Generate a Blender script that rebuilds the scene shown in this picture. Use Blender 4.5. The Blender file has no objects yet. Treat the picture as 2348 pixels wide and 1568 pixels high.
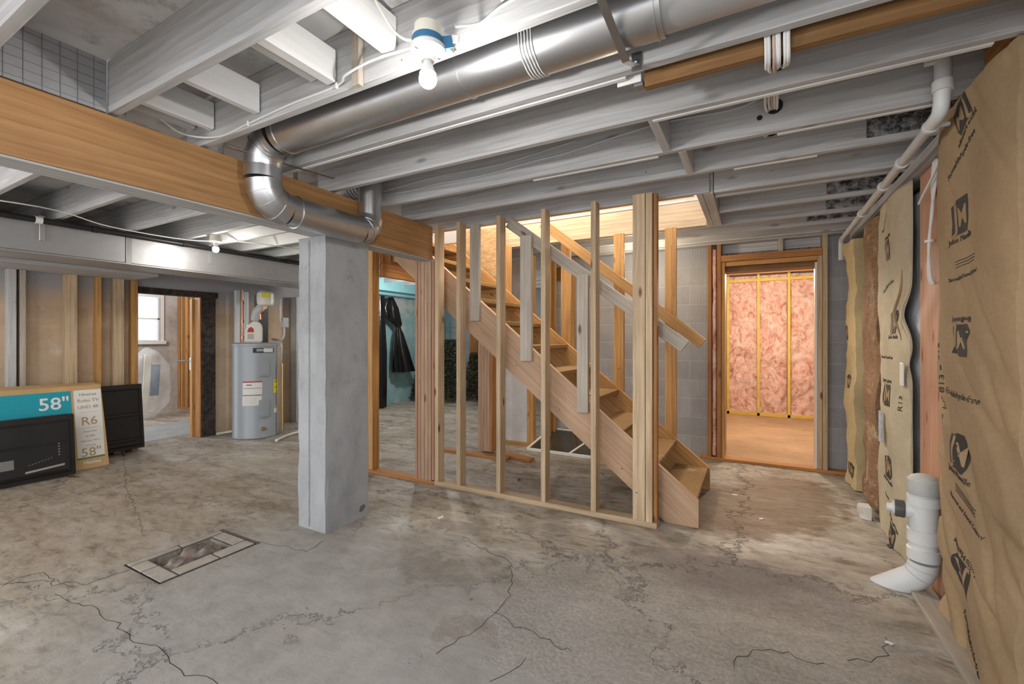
import bpy, bmesh, math, random
from mathutils import Vector, Matrix, noise
random.seed(7)
SC = bpy.context.scene
COL = SC.collection
R = math.radians
# ---------------------------------------------------------------- camera, world, exposure
CAMH = 1.27
TH = math.atan(554/1017.)
cam = bpy.data.cameras.new('camera'); cam.sensor_width = 36; cam.sensor_fit = 'HORIZONTAL'
cam.lens = 1017/2348*36; cam.shift_y = -8/2348.; cam.clip_start = .02
camo = bpy.data.objects.new('camera', cam); COL.objects.link(camo)
camo.location = (0, 0, CAMH); camo.rotation_euler = (R(90), 0, TH)
SC.camera = camo
SC.view_settings.view_transform = 'Standard'; SC.view_settings.look = 'None'
SC.view_settings.gamma = 1; SC.view_settings.use_curve_mapping = False
SC.view_settings.exposure = 1.36
wd = bpy.data.worlds.new('world'); SC.world = wd; wd.use_nodes = True
WB = wd.node_tree.nodes['Background']; WB.inputs[0].default_value = (.93, .96, 1, 1); WB.inputs[1].default_value = .95

def lamp(name, loc, power, col=(1, .95, .88), rad=.06, parent=None):
    l = bpy.data.lights.new(name, 'POINT'); l.energy = power; l.color = col; l.shadow_soft_size = rad
    o = bpy.data.objects.new(name, l); COL.objects.link(o); o.location = loc
    return o
# unseen fill lights, added to brighten the basement and stairwell evenly
lamp('fill_light_front', (-1.2, -1.6, 2.05), 20, (1, .97, .94), .15)
lamp('fill_light_left', (-4.4, -.9, 2.05), 20, (1, .93, .85), .15)
lamp('fill_light_far_room', (-4.6, 5.6, 1.98), 26, (1, .97, .93), .1)
lamp('fill_light_upstairs', (-1.9, 3.75, 3.3), 52, (1, .85, .64), .2)
lamp('fill_light_stairs', (-1.05, 4.62, 2.12), 7, (1, .84, .62), .08)
lamp('fill_light_back_room', (.15, 6.5, 2.15), 40, (1, .88, .72), .1)
lamp('fill_light_side_room', (-8.2, 2.6, 2.0), 26, (.95, .97, 1), .1)

# ---------------------------------------------------------------- helpers
W = {}
def reg(o, M, parent=None):
    W[o] = M
    if parent is not None:
        o.parent = parent; o.matrix_basis = W[parent].inverted() @ M
    else:
        o.matrix_basis = M
    return o
def tag(o, label, cat, group=None):
    o['label'] = label; o['category'] = cat
    if group: o['group'] = group
    return o
def thing(name, label, cat, loc=(0, 0, 0), group=None, rz=0):
    o = bpy.data.objects.new(name, None); COL.objects.link(o); o.empty_display_size = .1
    reg(o, Matrix.Translation(loc) @ Matrix.Rotation(rz, 4, 'Z'))
    if label: tag(o, label, cat, group)
    return o
def struct(o, kind='structure'):
    o['kind'] = kind; return o
def fin(name, bm, mat, parent=None, M=None, smooth=False):
    """link bmesh given in local coords with world matrix M"""
    me = bpy.data.meshes.new(name)
    bmesh.ops.recalc_face_normals(bm, faces=bm.faces[:])
    if smooth:
        for f in bm.faces: f.smooth = True
        for e in bm.edges:
            if len(e.link_faces) == 2 and e.calc_face_angle(0) > R(38): e.smooth = False
    bm.to_mesh(me); bm.free()
    me.materials.append(mat)
    o = bpy.data.objects.new(name, me); COL.objects.link(o)
    return reg(o, M or Matrix.Identity(4), parent)
def finw(name, bm, mat, parent=None, smooth=False, pivot=None):
    """bmesh given in world coords, pivot moved to a sensible base"""
    if pivot is None:
        vs = [v.co for v in bm.verts]
        pivot = Vector(((min(v.x for v in vs)+max(v.x for v in vs))/2, (min(v.y for v in vs)+max(v.y for v in vs))/2, min(v.z for v in vs)))
    pivot = Vector(pivot)
    for v in bm.verts: v.co -= pivot
    return fin(name, bm, mat, parent, Matrix.Translation(pivot), smooth)
def abox(bm, lo, hi):
    x0, y0, z0 = lo; x1, y1, z1 = hi
    vs = [bm.verts.new(p) for p in ((x0,y0,z0),(x1,y0,z0),(x1,y1,z0),(x0,y1,z0),(x0,y0,z1),(x1,y0,z1),(x1,y1,z1),(x0,y1,z1))]
    fs = []
    for f in ((0,3,2,1),(4,5,6,7),(0,1,5,4),(1,2,6,5),(2,3,7,6),(3,0,4,7)):
        fs.append(bm.faces.new([vs[i] for i in f]))
    return vs
def board(name, p0, p1, w, t, mat, parent=None, wdir=(0, 0, 1), bev=.002, ext=None):
    """board with its length on local X (grain), width w along wdir, thickness t along the third axis"""
    p0 = Vector(p0); p1 = Vector(p1); d = (p1-p0); L = d.length; d.normalize()
    wv = Vector(wdir); wv = (wv - d*wv.dot(d)).normalized(); tv = d.cross(wv)
    M = Matrix((( d.x, wv.x, tv.x, p0.x), (d.y, wv.y, tv.y, p0.y), (d.z, wv.z, tv.z, p0.z), (0, 0, 0, 1)))
    bm = bmesh.new(); abox(bm, (0, -w/2, -t/2), (L, w/2, t/2))
    if bev: bmesh.ops.bevel(bm, geom=bm.edges[:], offset=min(bev, t*.2), segments=1, affect='EDGES')
    return fin(name, bm, mat, parent, M)
def bx(name, x, y, z, mat, parent=None, bev=.002):
    """axis aligned board whose grain follows its longest side"""
    s = [x[1]-x[0], y[1]-y[0], z[1]-z[0]]; c = [(x[0]+x[1])/2, (y[0]+y[1])/2, (z[0]+z[1])/2]
    k = s.index(max(s)); p0 = c[:]; p1 = c[:]; p0[k] -= s[k]/2; p1[k] += s[k]/2
    o = [i for i in range(3) if i != k]; wi = o[0] if s[o[0]] >= s[o[1]] else o[1]; ti = o[0] if wi == o[1] else o[1]
    wd_ = [0, 0, 0]; wd_[wi] = 1
    return board(name, p0, p1, s[wi], s[ti], mat, parent, wd_, bev)
def tube_bm(bm, pts, r, seg=10, cap=True, flat=1.0):
    pts = [Vector(p) for p in pts]; n = len(pts); rs = r if isinstance(r, (list, tuple)) else [r]*n
    rings = []; prev = None
    for i, p in enumerate(pts):
        t = (pts[min(i+1, n-1)] - pts[max(i-1, 0)]).normalized()
        if prev is None:
            a = Vector((0, 0, 1)) if abs(t.z) < .9 else Vector((1, 0, 0))
            u = (a - t*a.dot(t)).normalized()
        else:
            u = (prev - t*prev.dot(t)).normalized()
        prev = u; v = t.cross(u)
        rings.append([bm.verts.new(p + (u*math.cos(2*math.pi*k/seg) + v*math.sin(2*math.pi*k/seg)*flat)*rs[i]) for k in range(seg)])
    for a, b in zip(rings, rings[1:]):
        for k in range(seg): bm.faces.new((a[k], a[(k+1) % seg], b[(k+1) % seg], b[k]))
    if cap: bm.faces.new(rings[0][::-1]); bm.faces.new(rings[-1])
def smoothpts(pts, n=6):
    P = [Vector(p) for p in pts]; P = [P[0]*2-P[1]] + P + [P[-1]*2-P[-2]]; out = []
    for i in range(1, len(P)-2):
        for k in range(n):
            t = k/n; a, b, c, d = P[i-1], P[i], P[i+1], P[i+2]
            out.append(.5*((2*b) + (c-a)*t + (2*a-5*b+4*c-d)*t*t + (3*b-a-3*c+d)*t**3))
    out.append(P[-2]); return out
def tube(name, pts, r, mat, parent=None, seg=10, sm=0, flat=1.0):
    n0 = len(pts)
    if sm: pts = smoothpts(pts, sm)
    if isinstance(r, (list, tuple)) and len(pts) != n0:
        r = [r[min(n0-1, int(i*(n0-1)/(len(pts)-1)))] for i in range(len(pts))]
    bm = bmesh.new(); tube_bm(bm, pts, r, seg, flat=flat)
    return finw(name, bm, mat, parent, smooth=True)
def lathe(name, prof, loc, mat, parent=None, seg=32, axis=(0, 0, 1), smooth=True):
    """prof list of (r, h) along axis"""
    bm = bmesh.new(); rings = []
    for r, h in prof:
        rings.append([bm.verts.new((max(r, 1e-5)*math.cos(2*math.pi*k/seg), max(r, 1e-5)*math.sin(2*math.pi*k/seg), h)) for k in range(seg)])
    for a, b in zip(rings, rings[1:]):
        for k in range(seg): bm.faces.new((a[k], a[(k+1) % seg], b[(k+1) % seg], b[k]))
    bm.faces.new(rings[0][::-1]); bm.faces.new(rings[-1])
    q = Vector((0, 0, 1)).rotation_difference(Vector(axis)).to_matrix().to_4x4()
    return fin(name, bm, mat, parent, Matrix.Translation(loc) @ q, smooth)
def prism(name, poly, h0, h1, mat, parent, M, bev=0, smooth=False):
    """polygon in local XY extruded from z=h0 to h1"""
    bm = bmesh.new(); a = [bm.verts.new((x, y, h0)) for x, y in poly]; b = [bm.verts.new((x, y, h1)) for x, y in poly]
    bm.faces.new(a[::-1]); bm.faces.new(b); n = len(poly)
    for k in range(n): bm.faces.new((a[k], a[(k+1) % n], b[(k+1) % n], b[k]))
    if bev: bmesh.ops.bevel(bm, geom=bm.edges[:], offset=bev, segments=2, affect='EDGES')
    return fin(name, bm, mat, parent, M, smooth)
def frame(o, u, v):
    u = Vector(u).normalized(); v = Vector(v); v = (v-u*v.dot(u)).normalized(); n = u.cross(v); o = Vector(o)
    return Matrix(((u.x, v.x, n.x, o.x), (u.y, v.y, n.y, o.y), (u.z, v.z, n.z, o.z), (0, 0, 0, 1)))
def text(name, s, size, M, mat, parent, align='CENTER', wscale=1.0, warp=None, ext=.0004, rot=0, bold=0):
    cu = bpy.data.curves.new('t', 'FONT'); cu.body = s; cu.size = size; cu.align_x = align; cu.align_y = 'CENTER'; cu.extrude = ext; cu.offset = bold; cu.resolution_u = 3
    o = bpy.data.objects.new('t', cu); COL.objects.link(o)
    bpy.context.view_layer.update()
    me = bpy.data.meshes.new_from_object(o.evaluated_get(bpy.context.evaluated_depsgraph_get()))
    bpy.data.objects.remove(o)
    for v in me.vertices:
        v.co.x *= wscale
        if rot:
            x, y = v.co.x, v.co.y; v.co.x = x*math.cos(rot)-y*math.sin(rot); v.co.y = x*math.sin(rot)+y*math.cos(rot)
        if warp: v.co.z += warp(v.co.x, v.co.y)
    me.materials.clear(); me.materials.append(mat); me.name = name
    t = bpy.data.objects.new(name, me); COL.objects.link(t)
    return reg(t, M, parent)

# ---------------------------------------------------------------- materials
def newmat(name):
    m = bpy.data.materials.new(name); m.use_nodes = True; nt = m.node_tree
    return m, nt, nt.nodes['Principled BSDF']
class N:
    def __init__(s, nt): s.nt = nt
    def n(s, t, **kw):
        x = s.nt.nodes.new(t)
        for k, v in kw.items(): setattr(x, k, v)
        return x
    def l(s, a, b): s.nt.links.new(a, b)
    def coord(s, scale=(1, 1, 1), off=True, kind='Object', loc=(0, 0, 0)):
        tc = s.n('ShaderNodeTexCoord'); out = tc.outputs[kind]
        if off:
            oi = s.n('ShaderNodeObjectInfo'); ma = s.n('ShaderNodeMath', operation='MULTIPLY'); ma.inputs[1].default_value = 37.
            s.l(oi.outputs['Random'], ma.inputs[0]); ad = s.n('ShaderNodeVectorMath', operation='ADD')
            s.l(out, ad.inputs[0]); s.l(ma.outputs[0], ad.inputs[1]); out = ad.outputs[0]
        mp = s.n('ShaderNodeMapping'); mp.inputs['Scale'].default_value = scale; mp.inputs['Location'].default_value = loc
        s.l(out, mp.inputs[0]); return mp.outputs[0]
    def noise(s, vec, scale, detail=4, rough=.55, dist=0):
        x = s.n('ShaderNodeTexNoise'); x.inputs['Scale'].default_value = scale; x.inputs['Detail'].default_value = detail
        x.inputs['Roughness'].default_value = rough; x.inputs['Distortion'].default_value = dist
        if vec: s.l(vec, x.inputs['Vector'])
        return x.outputs[0]
    def ramp(s, f, stops):
        x = s.n('ShaderNodeValToRGB'); e = x.color_ramp.elements
        while len(e) < len(stops): e.new(.5)
        for q, (p, c) in zip(e, stops):
            q.position = p; q.color = (c, c, c, 1) if not isinstance(c, tuple) else (*c, 1)
        s.l(f, x.inputs[0]); return x.outputs[0]
    def mix(s, f, a, b, mode='MIX'):
        x = s.n('ShaderNodeMix', data_type='RGBA', blend_type=mode)
        for i, v in ((0, f), (6, a), (7, b)):
            if isinstance(v, (int, float)) and i == 0: x.inputs[0].default_value = v
            elif isinstance(v, tuple): x.inputs[i].default_value = (*v, 1)
            elif isinstance(v, (int, float)): x.inputs[i].default_value = (v, v, v, 1)
            else: s.l(v, x.inputs[i])
        return x.outputs[2]
    def math(s, op, a, b=0.):
        x = s.n('ShaderNodeMath', operation=op)
        for i, v in ((0, a), (1, b)):
            if isinstance(v, (int, float)): x.inputs[i].default_value = v
            else: s.l(v, x.inputs[i])
        return x.outputs[0]
    def bump(s, h, bsdf, strength=.3, dist=.01):
        x = s.n('ShaderNodeBump'); x.inputs['Strength'].default_value = strength; x.inputs['Distance'].default_value = dist
        s.l(h, x.inputs['Height']); s.l(x.outputs[0], bsdf.inputs['Normal'])
    def rnd(s, lo, hi):
        oi = s.n('ShaderNodeObjectInfo'); mr = s.n('ShaderNodeMapRange'); mr.inputs[3].default_value = lo; mr.inputs[4].default_value = hi
        s.l(oi.outputs['Random'], mr.inputs[0]); return mr.outputs[0]
def plain(name, col, rough=.6, metal=0, spec=.5, bumpy=0, var=0, vs=8., emit=0, trans=0, coat=0):
    m, nt, b = newmat(name); g = N(nt)
    b.inputs['Base Color'].default_value = (*col, 1); b.inputs['Roughness'].default_value = rough; b.inputs['Metallic'].default_value = metal
    b.inputs['Specular IOR Level'].default_value = spec
    if coat: b.inputs['Coat Weight'].default_value = coat
    if trans: b.inputs['Transmission Weight'].default_value = trans
    if var or bumpy:
        nz = g.noise(g.coord(), vs, 5, .6)
        if var:
            f = g.ramp(nz, [(.3, 1-var), (.7, 1+var*.6)]); c = g.mix(1., tuple(col), f, 'MULTIPLY'); g.l(c, b.inputs['Base Color'])
        if bumpy: g.bump(nz, b, bumpy, .01)
    if emit:
        b.inputs['Emission Color'].default_value = (*col, 1); b.inputs['Emission Strength'].default_value = emit
    return m
def wood(name, a, d, knot=(.16, .07, .02), knots=.5, contrast=1., paint=None, paint_amt=0., ply=False, rough=.62):
    """grain along local X; a light colour, d dark grain colour"""
    m, nt, b = newmat(name); g = N(nt)
    v = g.coord((1.3, 22, 22)); n1 = g.noise(v, 1.6, 6, .65, .6)
    v2 = g.coord((.5, 5, 5)); w = g.n('ShaderNodeTexWave', wave_type='RINGS', rings_direction='X', wave_profile='SAW')
    w.inputs['Scale'].default_value = 2.2; w.inputs['Distortion'].default_value = 9; w.inputs['Detail'].default_value = 3; w.inputs['Detail Scale'].default_value = .8
    g.l(v2, w.inputs['Vector'])
    f = g.math('ADD', g.math('MULTIPLY', n1, .8), g.math('MULTIPLY', w.outputs['Fac'], .2))
    c = g.ramp(f, [(.5-.22/contrast, d), (.5+.2/contrast, a)])
    # blotches along the board
    bl = g.noise(g.coord((.9, 3, 3)), 2.2, 3, .5); c = g.mix(1., c, g.ramp(bl, [(.3, .84), (.7, 1.1)]), 'MULTIPLY')
    if knots:
        vo = g.n('ShaderNodeTexVoronoi', voronoi_dimensions='3D'); vo.inputs['Scale'].default_value = 1.
        vk = g.coord((3.2, 9, 9)); g.l(vk, vo.inputs['Vector'])
        kk = g.ramp(vo.outputs['Distance'], [(.07, 1.), (.16, 0.)])
        sep = g.n('ShaderNodeSeparateColor'); g.l(vo.outputs['Color'], sep.inputs[0])
        on = g.math('GREATER_THAN', sep.outputs[0], 1-knots)
        c = g.mix(g.math('MULTIPLY', kk, on), c, knot)
    # nail heads
    vo2 = g.n('ShaderNodeTexVoronoi'); vo2.inputs['Scale'].default_value = 9.; g.l(g.coord((1, 1, 1)), vo2.inputs['Vector'])
    nl = g.ramp(vo2.outputs['Distance'], [(.035, 1.), (.055, 0.)])
    s2 = g.n('ShaderNodeSeparateColor'); g.l(vo2.outputs['Color'], s2.inputs[0])
    c = g.mix(g.math('MULTIPLY', nl, g.math('GREATER_THAN', s2.outputs[1], .62)), c, (.05, .04, .035))
    c = g.mix(1., c, g.n('ShaderNodeCombineColor').outputs[0], 'MIX') if False else c
    r_ = g.rnd(.86, 1.08); cc = g.n('ShaderNodeCombineColor'); [g.l(r_, cc.inputs[i]) for i in range(3)]
    c = g.mix(1., c, cc.outputs[0], 'MULTIPLY')
    if paint:
        pn = g.noise(g.coord((1.5, 6, 6)), 3, 4, .6); pf = g.ramp(pn, [(.25, paint_amt), (.75, min(1, paint_amt+.12))])
        c = g.mix(pf, c, paint)
    g.l(c, b.inputs['Base Color']); b.inputs['Roughness'].default_value = rough
    g.bump(n1, b, .25, .003)
    return m
pine = wood('pine', (.68, .52, .345), (.46, .315, .18), contrast=1.1)
pine_grey = wood('pine_oversprayed', (.55, .49, .42), (.40, .34, .27), contrast=1.1)
pine_warm = wood('pine_warm', (.63, .36, .13), (.42, .20, .055), contrast=1.1)
pine_orange = wood('pine_aged', (.52, .25, .075), (.32, .12, .03), contrast=1.1)
beamwood = wood('beam_wood', (.53, .29, .115), (.34, .165, .055), knot=(.10, .045, .02), knots=.22, contrast=.9)
brownwood = wood('old_brown_wood', (.33, .175, .065), (.16, .075, .025), contrast=1.)
redwood = wood('reddish_stud_wood', (.56, .32, .215), (.42, .21, .13), knot=(.25, .07, .03), knots=.8)
lvlwood = wood('laminated_post_wood', (.55, .38, .26), (.38, .22, .13), knots=.3)
plywood = wood('stringer_lumber', (.56, .38, .25), (.42, .25, .14), knot=(.08, .035, .015), knots=.25, contrast=.8)
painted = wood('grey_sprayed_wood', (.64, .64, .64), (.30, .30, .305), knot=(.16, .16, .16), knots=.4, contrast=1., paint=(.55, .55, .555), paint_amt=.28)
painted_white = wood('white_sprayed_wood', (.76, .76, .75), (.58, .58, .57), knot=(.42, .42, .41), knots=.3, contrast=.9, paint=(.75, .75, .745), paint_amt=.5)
def speckle(name, a, d, scale, lo, hi, rough=.9, stretch=(1, 1, 1), bump=.2, second=None):
    m, nt, b = newmat(name); g = N(nt)
    v = g.coord(stretch); n1 = g.noise(v, scale, 8, .72); c = g.ramp(n1, [(lo, d), (hi, a)])
    n2 = g.noise(g.coord((1, 1, 1)), 1.7, 4, .6); c = g.mix(1., c, g.ramp(n2, [(.3, .8), (.7, 1.12)]), 'MULTIPLY')
    if second:
        n3 = g.noise(g.coord((1, 1, 1)), second[1], 6, .7); c = g.mix(g.ramp(n3, [(second[2], 0.), (second[3], 1.)]), c, second[0])
    g.l(c, b.inputs['Base Color']); b.inputs['Roughness'].default_value = rough; g.bump(n1, b, bump, .004); return m
subfloor = speckle('grey_sprayed_subfloor', (.56, .56, .555), (.24, .23, .23), 5.5, .30, .47, second=((.40, .36, .33), 2.3, .55, .75))
mold = speckle('mouldy_wood', (.45, .45, .46), (.045, .045, .05), 22, .42, .62)
osb = speckle('osb_panel', (.60, .40, .20), (.36, .20, .08), 16, .3, .62, stretch=(1, 2.5, 2.5))
treadmat = speckle('particle_board_tread', (.33, .19, .07), (.21, .115, .04), 60, .3, .6, second=((.55, .50, .45), 3.5, .60, .78))
colmat = speckle('painted_concrete_post', (.38, .39, .40), (.30, .31, .325), 9, .28, .55, stretch=(1, 1, .5), second=((.23, .24, .255), 4, .60, .72), bump=.5)
plaster = speckle('teal_plaster', (.32, .55, .58), (.25, .45, .48), 6, .3, .6, second=((.56, .60, .57), 1.6, .50, .62))
whitepl = speckle('white_panel', (.66, .66, .67), (.55, .55, .57), 5, .3, .6, second=((.2, .2, .2), 14, .66, .72))
kraft = speckle('brown_kraft_paper', (.42, .295, .17), (.35, .24, .132), 55, .3, .7, bump=.3)
kraft_pale = speckle('pale_kraft_paper', (.54, .47, .345), (.45, .385, .27), 30, .3, .7, bump=.12)
kraft_yel = speckle('yellowish_kraft_paper', (.62, .50, .29), (.52, .40, .21), 30, .3, .7, bump=.12)
kraft_print = speckle('torn_printed_paper', (.31, .185, .10), (.20, .10, .05), 12, .3, .62, stretch=(1, 1, 6), second=((.45, .33, .2), 5, .55, .62))
cardb = speckle('cardboard', (.60, .40, .19), (.54, .35, .155), 9, .3, .7, bump=.05)
def foamy():
    m, nt, b = newmat('pink_fibre_insulation'); g = N(nt); v = g.coord((1, 1, .75))
    n1 = g.noise(v, 8, 8, .6, 1.8); n2 = g.noise(v, 26, 5, .6)
    c = g.ramp(n1, [(.32, (.50, .20, .145)), (.46, (.76, .44, .35)), (.62, (.86, .63, .55))])
    g.l(c, b.inputs['Base Color']); b.inputs['Roughness'].default_value = .95
    g.bump(g.math('ADD', n1, g.math('MULTIPLY', n2, .15)), b, .7, .05); return m
pink = foamy()
def metalm(name, col, rough, amt=.1, sc=(1, 1, 1), s=6, bmp=.012, met=1.):
    m, nt, b = newmat(name); g = N(nt); b.inputs['Metallic'].default_value = met
    n1 = g.noise(g.coord(sc), s, 5, .6); c = g.ramp(n1, [(.3, tuple(x*.86 for x in col)), (.7, col)]); g.l(c, b.inputs['Base Color'])
    r = g.ramp(n1, [(.3, rough+amt), (.7, max(.05, rough-amt))]); g.l(r, b.inputs['Roughness']); g.bump(n1, b, bmp, .01); return m
galv = metalm('galvanised_duct', (.60, .61, .63), .34, .03, bmp=0.)
galv_dull = metalm('dull_galvanised_duct', (.50, .505, .515), .46, .05, met=.6, bmp=0.)
steel = metalm('grey_steel', (.42, .43, .44), .4)
copper = metalm('copper', (.62, .30, .19), .3)
brass = metalm('brass', (.62, .46, .22), .35)
pvc = plain('white_pvc', (.70, .72, .73), .38, var=.06, vs=5)
pvc_grey = plain('overspray_pvc', (.56, .57, .58), .5, var=.08, vs=7)
cable = plain('white_cable', (.70, .70, .69), .5)
cable_dark = plain('dark_cable', (.10, .10, .10), .5)
blackp = plain('black_plastic', (.016, .016, .017), .42, var=.3, vs=4)
blackg = plain('black_gloss_plastic', (.02, .02, .022), .25)
blackbag = plain('black_bag_plastic', (.008, .008, .009), .22, bumpy=.5, vs=9)
rubber = plain('rubber_coupling', (.09, .085, .08), .5, var=.4, vs=20)
heatgrey = plain('heater_grey_enamel', (.35, .385, .42), .3, spec=.5)
white = plain('white_plastic', (.78, .78, .76), .4)
offwhite = plain('offwhite_plastic', (.74, .72, .62), .35)
paperw = plain('white_label', (.78, .77, .73), .6)
ink = plain('dark_ink', (.045, .04, .035), .7)
goldink = plain('gold_ink', (.42, .30, .13), .6)
redink = plain('red_ink', (.48, .04, .05), .6)
yellow = plain('yellow_label', (.80, .70, .03), .5)
blue = plain('blue_tape', (.035, .16, .32), .55)
tealp = plain('teal_print', (.008, .33, .42), .45)
tealdk = plain('dark_teal_print', (.02, .16, .18), .5)
green = plain('green_print', (.03, .22, .12), .5)
yellowwood = plain('yellow_strip', (.72, .50, .10), .7, var=.15)
char = speckle('charred_wood', (.10, .075, .06), (.008, .007, .007), 16, .35, .7, stretch=(1, 1, .3), bump=.7)
leafm = speckle('dark_leaves', (.055, .065, .03), (.012, .016, .008), 12, .3, .7, rough=.6)
foil = metalm('foil_sheet', (.60, .61, .63), .48, .12)
ductteal = plain('teal_paint', (.22, .46, .50), .5, var=.08)
mud = speckle('mud_debris', (.30, .25, .21), (.08, .06, .05), 18, .3, .62, bump=.8, second=((.34, .15, .04), 9, .58, .68))
brickm = speckle('concrete_paver', (.44, .395, .34), (.33, .29, .25), 18, .3, .62)
dark = plain('dark_gap', (.02, .018, .016), .9)
pinkpaint = plain('pink_marking_paint', (.8, .12, .25), .6)
gl, gnt, gb = newmat('window_glass'); gb.inputs['Base Color'].default_value = (.85, .95, 1, 1); gb.inputs['Roughness'].default_value = .08; gb.inputs['Transmission Weight'].default_value = 1; gb.inputs['IOR'].default_value = 1.05
clearp, cnt, cb = newmat('clear_plastic_film'); cb.inputs['Base Color'].default_value = (.85, .87, .88, 1); cb.inputs['Roughness'].default_value = .25; cb.inputs['Alpha'].default_value = .25
bulbm = bpy.data.materials.new('lit_bulb'); bulbm.use_nodes = True
bulbf = bpy.data.materials.new('lit_far_bulb'); bulbf.use_nodes = True
_b = bulbf.node_tree.nodes['Principled BSDF']; _b.inputs['Emission Color'].default_value = (1, .95, .86, 1); _b.inputs['Emission Strength'].default_value = 165
_b = bulbm.node_tree.nodes['Principled BSDF']; _b.inputs['Emission Color'].default_value = (1, .97, .93, 1); _b.inputs['Emission Strength'].default_value = 270; _b.inputs['Base Color'].default_value = (1, 1, 1, 1)

def wallmat(name, axis, base, darkc, mortar, bh, bw, rib=0, ribw=0, grad=None, joint=.008, second=None, bump=.5):
    """block wall: axis 'x' wall runs along X (coords x,z), 'y' runs along Y (coords y,z). coordinates are world metres (object origin at world zero)"""
    m, nt, b = newmat(name); g = N(nt)
    tc = g.n('ShaderNodeTexCoord'); sp = g.n('ShaderNodeSeparateXYZ'); g.l(tc.outputs['Object'], sp.inputs[0])
    cb_ = g.n('ShaderNodeCombineXYZ'); h = sp.outputs[0] if axis == 'x' else sp.outputs[1]
    g.l(h, cb_.inputs[0]); g.l(sp.outputs[2], cb_.inputs[1])
    br = g.n('ShaderNodeTexBrick'); g.l(cb_.outputs[0], br.inputs['Vector']); br.inputs['Scale'].default_value = 1.
    br.inputs['Brick Width'].default_value = bw; br.inputs['Row Height'].default_value = bh; br.inputs['Mortar Size'].default_value = joint/2
    br.inputs['Mortar Smooth'].default_value = .4; br.inputs['Bias'].default_value = 0
    br.inputs['Color1'].default_value = (1, 1, 1, 1); br.inputs['Color2'].default_value = (.86, .86, .86, 1); br.inputs['Mortar'].default_value = (.5, .5, .5, 1)
    n1 = g.noise(tc.outputs['Object'], 4, 7, .65); c = g.ramp(n1, [(.3, darkc), (.65, base)])
    c = g.mix(1., c, br.outputs['Color'], 'MULTIPLY')
    c = g.mix(br.outputs['Fac'], c, mortar)
    if second:
        n3 = g.noise(tc.outputs['Object'], second[1], 6, .65); c = g.mix(g.ramp(n3, [(second[2], 0.), (second[3], 1.)]), c, second[0])
    hh = g.math('MULTIPLY', br.outputs['Fac'], -1.)
    if rib:
        wv = g.n('ShaderNodeTexWave', wave_type='BANDS', bands_direction='X'); wv.inputs['Scale'].default_value = rib; wv.inputs['Distortion'].default_value = .6; wv.inputs['Detail'].default_value = 1
        g.l(cb_.outputs[0], wv.inputs['Vector']); hh = g.math('ADD', hh, g.math('MULTIPLY', wv.outputs['Fac'], ribw))
        c = g.mix(1., c, g.ramp(wv.outputs['Fac'], [(0., .84), (1., 1.04)]), 'MULTIPLY')
    if grad:   # sprayed paint line: everything above this height has the paint colour
        z0, z1, pc = grad; mr = g.n('ShaderNodeMapRange'); mr.inputs[1].default_value = z0; mr.inputs[2].default_value = z1
        zz = g.math('ADD', sp.outputs[2], g.math('MULTIPLY', g.math('SUBTRACT', n1, .5), .25)); g.l(zz, mr.inputs[0]); c = g.mix(mr.outputs[0], c, pc)
    hh = g.math('ADD', hh, g.math('MULTIPLY', n1, .5))
    g.l(c, b.inputs['Base Color']); b.inputs['Roughness'].default_value = .88; g.bump(hh, b, bump, .012); return m
w_left = wallmat('tan_block_wall', 'y', (.61, .46, .32), (.50, .36, .24), (.57, .44, .32), .2, .4, grad=(1.62, 1.84, (.36, .35, .36)), second=((.62, .54, .44), 3, .56, .7), bump=.35)
w_back = wallmat('grey_ribbed_block_wall', 'x', (.52, .52, .53), (.43, .43, .44), (.62, .62, .62), .205, .41, rib=20, ribw=.35, grad=(1.95, 2.15, (.33, .34, .37)))
w_right = wallmat('grey_painted_wall', 'y', (.58, .58, .59), (.48, .48, .5), (.45, .45, .46), .2, .4)
w_room = speckle('side_room_wall', (.60, .57, .53), (.40, .33, .28), 4, .3, .6)

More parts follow.
